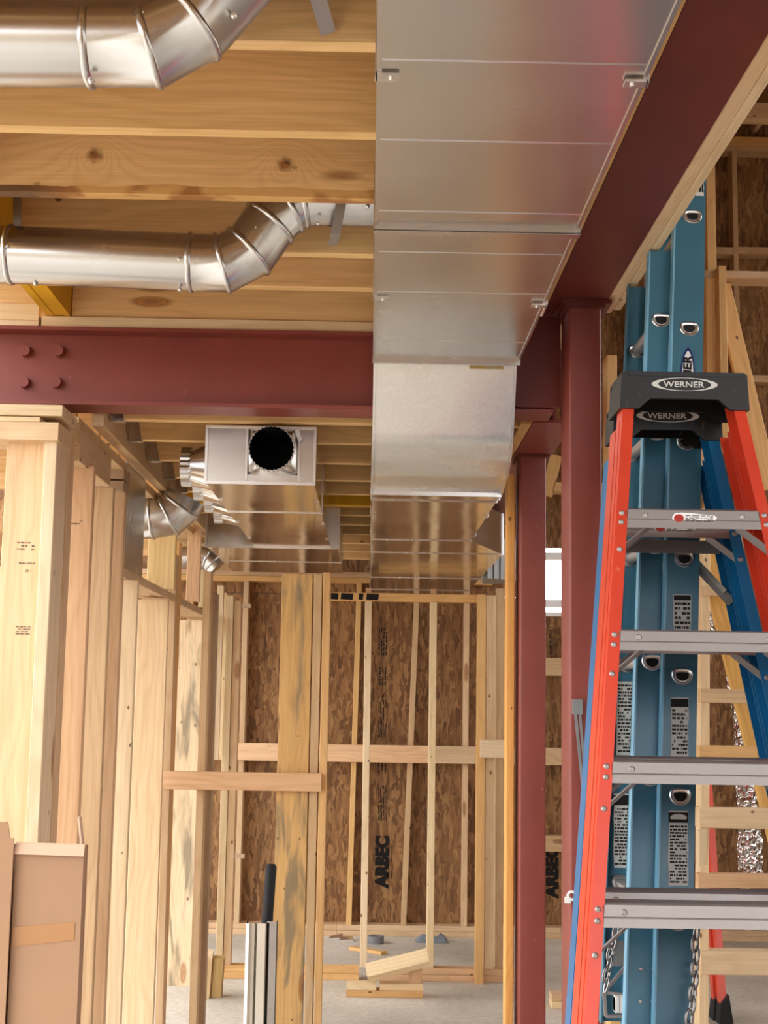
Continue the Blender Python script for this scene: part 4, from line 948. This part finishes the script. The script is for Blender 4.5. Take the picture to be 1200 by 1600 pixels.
sticker(fly_far, 977, 1065, 1180, 28, D - .044, 7, None, 20); sticker(fly_far, 972, 1240, 1356, 27, D - .044, 8, 'bar', 18)
sticker(base_near, 1093, 282, 306, 15, 0, 9, None, 1, WHITE)
# worn oval logo label, partly hidden behind the cap
a = eat(1074, 596, -.0014); mb = MB(); n = 32
ov = [(.021*math.cos(2*math.pi*k/n) * (1 if abs(math.sin(2*math.pi*k/n)) < .9 else .9), .10*math.sin(2*math.pi*k/n)) for k in range(n)]
ov2 = [(x*.78, y*.9) for x, y in ov]
P = lambda x, y, o: Vector((a.x + x + .078*y, a.y + .2*y - o, a.z + y))
mb.hexa([P(x, y, .0) for x, y in ov], [P(x, y, .0008) for x, y in ov]); mb.out('logo_label', INKB, base_near)
mb = MB(); mb.hexa([P(x, y, .0009) for x, y in ov2], [P(x, y, .0014) for x, y in ov2]); mb.out('logo_label_field', WHITE, base_near)
text('logo_lettering', 'WERNER', .031, frame_of(P(.0, .0, .0015), (.078, .2, 1), (-1, 0, 0)), INK, base_near, .0012, .0006, 1.22)
# aluminium shoe bracket at the foot of the fly section
p = eat(972, 1488, .36); mb = MB(); mb.box(p.x-.026, p.x+.03, p.y-.006, p.y, p.z-.034, p.z+.03); mb.out('shoe_plate', ALUB, xl_)
q = MB(); q.tube([(p.x+.014, p.y-.006, p.z-.012), (p.x+.014, p.y-.012, p.z-.012)], .010, 12); q.out('bolt', CHAINM, xl_)
A = [eat(px, py, .33) for px, py in ((976, 1512), (944, 1550), (984, 1556), (979, 1512))]
mb = MB(); mb.bar(A[0], A[1], .008, .008, (0, 1, 0)); mb.bar(A[1], A[2], .010, .008, (0, 1, 0)); mb.bar(A[3], A[2], .008, .008, (0, 1, 0)); mb.bar(A[1], A[1] + Vector((.004, 0, -.06)), .010, .008, (0, 1, 0)); mb.bar(A[1] + Vector((.004, 0, -.06)), A[2] + Vector((0, 0, -.05)), .012, .008, (0, 1, 0)); mb.out('shoe_bracket', ALU, xl_)
q = eat(978, 1567, .32); mb = MB()
for k in range(5): mb.box(q.x-.03+k*.0125, q.x-.021+k*.0125, q.y-.02, q.y+.02, q.z-.02, q.z+.018)
mb.box(q.x-.03, q.x+.03, q.y-.015, q.y+.022, q.z-.022, q.z+.014); mb.out('ribbed_pad', WHITE, xl_)
q = MB()
for px, py in ((1001, 1514), (1021, 1514), (1000, 1564), (1020, 1564)): p = eat(px, py, .034); q = MB(); q.tube([p + Vector((0, .002, 0)), p + Vector((0, -.004, 0))], [.006, .004], 8); q.out('rivet', ALUB, fly_near)
# job light wood post leaning etc: none.  chains
def chain(name, label, p0, p1, n, sag=.02):
    t = thing(name, label, 'chain', p1); p0, p1 = Vector(p0), Vector(p1); d = (p1 - p0).normalized(); step = (p1 - p0).length / n
    for k in range(n):
        f = (k + .5) / n; c = p0.lerp(p1, f) + Vector((sag * math.sin(math.pi * f) + .002*(-1)**k, 0, 0)); sd = Vector((.9, .45, 0)) if k % 2 else Vector((.35, -.94, 0)); sd = (sd - d*sd.dot(d)).normalized()
        L_, W_ = step * .72, step * .30; cl = []
        for i in range(14):
            a = 2*math.pi*i/14; cl.append(c + sd * (W_ * math.cos(a)) + d * (L_ * math.sin(a) * (1 - .12*abs(math.cos(a)))))
        mb = MB(); m_ = 6; vs_ = []
        for i in range(14):
            tn = (cl[(i+1) % 14] - cl[i-1]).normalized(); nn = sd.cross(d); bn = tn.cross(nn)
            vs_ += [cl[i] + (nn*math.cos(2*math.pi*j/m_) + bn*math.sin(2*math.pi*j/m_)) * .0038 for j in range(m_)]
        mb.poly(vs_, [[i*m_+j, ((i+1) % 14)*m_+j, ((i+1) % 14)*m_+(j+1) % m_, i*m_+(j+1) % m_] for i in range(14) for j in range(m_)])
        mb.out('link', CHAINM, t, True)
    return t
chain('steel_chain', 'steel chain hanging by the left rail of the orange ladder', aY(972, 1432, 3.40), aY(946, 1548, 3.36), 7, -.006)
chain('steel_chain', 'dark steel chain hanging in front of the blue extension ladder near rail', aY(1087, 1446, 3.395), aY(1068, 1640, 3.33), 10, .01)

# ================================================================ FLOOR THINGS
# carton
Yc = 3.5
cxa, cxb = -1.5, aY(128, 1400, Yc).x; zc = aY(60, 1322, Yc).z
cb = thing('cardboard_box', 'tall shallow brown cardboard box at the lower left in front of the wood posts', 'box', ((cxa+cxb)/2, Yc+.2, 0))
xm = aY(8, 1400, Yc).x
def lean_panel(x0, x1, y, z0, z1, th=.005): return MB().box(x0, x1, y, y+th, z0, z1)
fb = lean_panel(xm+.02, cxb, Yc, 0, zc).out('front_panel', CARD, cb)
MB().box(cxb-.006, cxb-.001, Yc+.0055, Yc+.045, 0, zc).out('side_panel', CARD, cb); MB().box(cxa, cxb, Yc+.0455, Yc+.0505, 0, zc).out('back_panel', CARD, cb); MB().box(cxa, cxa+.005, Yc+.0055, Yc+.045, 0, zc).out('side_panel', CARD, cb)
MB().box(cxa, xm+.0195, Yc-.02, Yc-.015, 0, zc+.02).out('front_panel', CARD, cb)
q0 = aY(60, 1319, Yc-.01).z; q1 = aY(60, 1335, Yc-.01).z
MB().hexa([(xm+.02, Yc-.001, q0), (cxb+.002, Yc-.001, q0-.003), (cxb+.002, Yc-.012, q1-.003), (xm+.02, Yc-.012, q1)], [(xm+.02, Yc+.004, q0+.003), (cxb+.002, Yc+.004, q0), (cxb+.002, Yc-.007, q1-.001), (xm+.02, Yc-.007, q1+.003)]).out('top_flap', CARDE, cb)
f0, f1, f2, f3 = aY(-40, 1287, Yc-.02), aY(12, 1284, Yc-.02), aY(17, 1320, Yc-.018), aY(-40, 1322, Yc-.018)
MB().hexa([f0, f3, f2, f1], [v + Vector((0, .005, 0)) for v in (f0, f3, f2, f1)]).out('top_flap', CARD, cb)
f0, f1 = aY(124, 1276, Yc+.03), aY(129, 1322, Yc+.03); MB().bar(f0, f1, .005, .03, (1, 0, 0)).out('top_flap', CARDE, cb)
z0_, z1_ = aY(60, 1472, Yc).z, aY(60, 1444, Yc).z
MB().hexa([(xm+.021, Yc-.0015, z0_-.012), (cxb-.014, Yc-.0015, z0_+.006), (cxb-.014, Yc-.0015, z1_+.006), (xm+.021, Yc-.0015, z1_-.008)], [(xm+.021, Yc-.0001, z0_-.012), (cxb-.014, Yc-.0001, z0_+.006), (cxb-.014, Yc-.0001, z1_+.006), (xm+.021, Yc-.0001, z1_-.008)]).out('packing_tape', TAPE, cb)

# upright folded sheet metal and black tube
Ys = 6.35
sm = thing('sheet_metal_profile', 'upright folded bundle of shiny sheet metal profiles beside the stained post', 'metal', (-.55, Ys, 0))
xa, xb_ = aY(383, 1500, Ys).x, aY(415, 1500, Ys).x; ztop = aY(400, 1443, Ys).z; W_ = xb_ - xa
pl = [(xa, Ys+.10), (xa, Ys), (xa+.16*W_, Ys-.012), (xa+.30*W_, Ys+.004), (xa+.42*W_, Ys+.004), (xa+.47*W_, Ys+.024), (xa+.55*W_, Ys+.004), (xa+.95*W_, Ys), (xb_, Ys+.008), (xb_, Ys+.10)]
def sheet(pl, z0, z1, th=.002):
    mb = MB(); n = len(pl); inn = [(x*(1)+0.0, y+th) for x, y in pl]
    ring = pl + inn[::-1]; mb.hexa([(x, y, z0) for x, y in ring], [(x, y, z1) for x, y in ring]); return mb
ZINC = make_metal('pale_zinc_sheet', (0.86, 0.85, 0.78), 0.3, 0.4, 0.1, 0.1)
auto_smooth(sheet(pl, 0, ztop).out('profile', ZINC, sm), 50)
x2, x3 = aY(415.5, 1500, Ys+.03).x, aY(431, 1500, Ys+.03).x
sheet([(x2, Ys+.13), (x2, Ys+.03), (x2+.012, Ys+.026), (x3, Ys+.03), (x3, Ys+.1)], 0, ztop+.005).out('profile', DUCT, sm)
mb = MB(); a, b_ = aY(424, 1350, 6.62), aY(416, 1460, 6.56); mb.tube([b_ + (b_-a)*3.55, b_, a + (b_-a)*.04, a], [.026, .026, .026, .018], 14)
bt = auto_smooth(mb.out('black_tube', RUBBER)); tag(bt, 'black foam tube leaning on the stained post behind the sheet metal', 'tube')

# pile of offcuts
def off(label, p0, p1, w_, t_, side, col, group=None, m=None):
    o = board('wood_offcut', None, p0, p1, w_, t_, side, col, m); tag(o, label, 'offcut', group); return o
Yo = aZ(600, 1559, 0).y
ox = lambda x, y=1545: aY(x, y, Yo).x
off('long wood offcut at the bottom of the small pile on the floor', (ox(541), Yo+.05, .0195), (ox(661), Yo+.05, .0195), .1, .038, (0, 1, 0), GOLD)
off('short wood offcut on the left of the small pile, second layer', (ox(541.5), Yo+.045, .058), (ox(588), Yo+.045, .058), .089, .038, (0, 1, 0), CREAM)
off('longer wood offcut on the right of the small pile, second layer', (ox(593), Yo+.047, .058), (ox(661), Yo+.047, .058), .089, .038, (0, 1, 0), PALE)
off('small wood block standing on the pile, propping the tilted board', (ox(649), Yo+.05, .0775), (ox(649), Yo+.05, .150), .075, .038, (1, 0, 0), PINK)
a, b_ = aY(573, 1521, Yo+.02), aY(669, 1497, Yo+.02); off('tilted cream board lying across the top of the offcut pile', a + Vector((0, 0, .004)), b_ + Vector((0, 0, .004)), .12, .04, (0, 1, .55), CREAM)
p = aZ(587, 1474, 0); mb = MB(); n = 28
rr = [(.057, 0), (.057, .05), (.038, .05), (.038, 0)]
mb.poly([(p.x + r*math.cos(2*math.pi*k/n), p.y + r*math.sin(2*math.pi*k/n), z+.001) for r, z in rr for k in range(n)], [[j*n+k, j*n+(k+1) % n, ((j+1) % 4)*n+(k+1) % n, ((j+1) % 4)*n+k] for j in range(4) for k in range(n)])
tag(auto_smooth(mb.out('tape_roll', TAPER)), 'roll of grey tape on the floor near the back wall', 'tape')
p0, p1 = aZ(549, 1481, .012), aZ(600, 1489, .012); off('thin wood scrap lying on the floor in front of the tape roll', p0 + Vector((0, 0, .0)), p1, .06, .022, (0, 1, 0), GOLD)
p = aZ(675, 1471, 0); rd = random.Random(9); mb = MB(); g = 9; vs_ = []
for j in range(g):
    for i in range(g):
        u, v = i/(g-1)*2-1, j/(g-1)*2-1; h = max(0, (1-abs(u)**3)*(1-v*v)) * (.035 + .05*abs(u)) * rd.uniform(.5, 1.25); vs_.append((p.x + u*.115 + rd.uniform(-.01, .01), p.y + v*.07, .002 + h))
mb.poly(vs_, [[j*g+i, j*g+i+1, (j+1)*g+i+1, (j+1)*g+i] for j in range(g-1) for i in range(g-1)])
tag(mb.out('plastic_bag', GREYBAG), 'crumpled grey plastic bag on the floor below the back wall', 'bag')
for k, (px, py) in enumerate(((525, 1465), (541, 1468))):
    p = aZ(px, py, .006); mb = MB(); mb.hexa([(p.x-.05, p.y-.02, .001), (p.x+.05, p.y-.03, .001), (p.x+.045, p.y+.03, .001), (p.x-.04, p.y+.025, .001)], [(p.x-.05, p.y-.02, .004), (p.x+.05, p.y-.03, .012), (p.x+.045, p.y+.03, .03), (p.x-.04, p.y+.025, .016)])
    tag(mb.out('metal_scrap', ALUB), ('bright sheet metal scrap on the floor, nearer the stained post', 'bright sheet metal scrap on the floor, nearer the tape roll')[k], 'scrap')
# offcuts leaning at the left of the far partition
Yq = 8.1
ob = lambda x, y: aY(x, y, Yq)
for k, (x0, x1, y0, y1, c, lab) in enumerate(((312, 322, 1493, 1534, CREAM, 'bright short offcut standing on the floor at far left, first of three'), (322, 331, 1494, 1534, PALE, 'bright short offcut standing on the floor at far left, middle of three'), (331, 348, 1497, 1537, srgb(170, 140, 90), 'olive brown short offcut standing on the floor at far left, third of three'))):
    a, b_ = ob((x0+x1)/2 - 2, y1), ob((x0+x1)/2 + 2, y0); a.z = .001; off(lab, a + Vector((0, .02*k, 0)), b_ + Vector((0, .02*k, 0)), (x1-x0-.8)*Yq/F, .09, (1, 0, 0), c)
a, b_ = ob(311, 1489), ob(333, 1492); off('small cream scrap lying on top of the standing offcuts', a + Vector((0, .01, .0)), b_ + Vector((0, .01, .0)), .07, .04, (0, 1, 0), CREAM)
# stack of wood seen between the columns
for k, (y0, y1) in enumerate(((1521, 1531), (1532, 1543))):
    a, b_ = aY(860, (y0+y1)/2, 8.0), aY(905, (y0+y1)/2, 8.0); off(('upper', 'lower')[k] + ' board of the short wood stack seen between the two columns', (a.x, 8.0, .058 - .0385*k), (b_.x+.3, 8.0, .058 - .0385*k), .12, .037, (0, 1, 0), (TAN, PALE)[k])
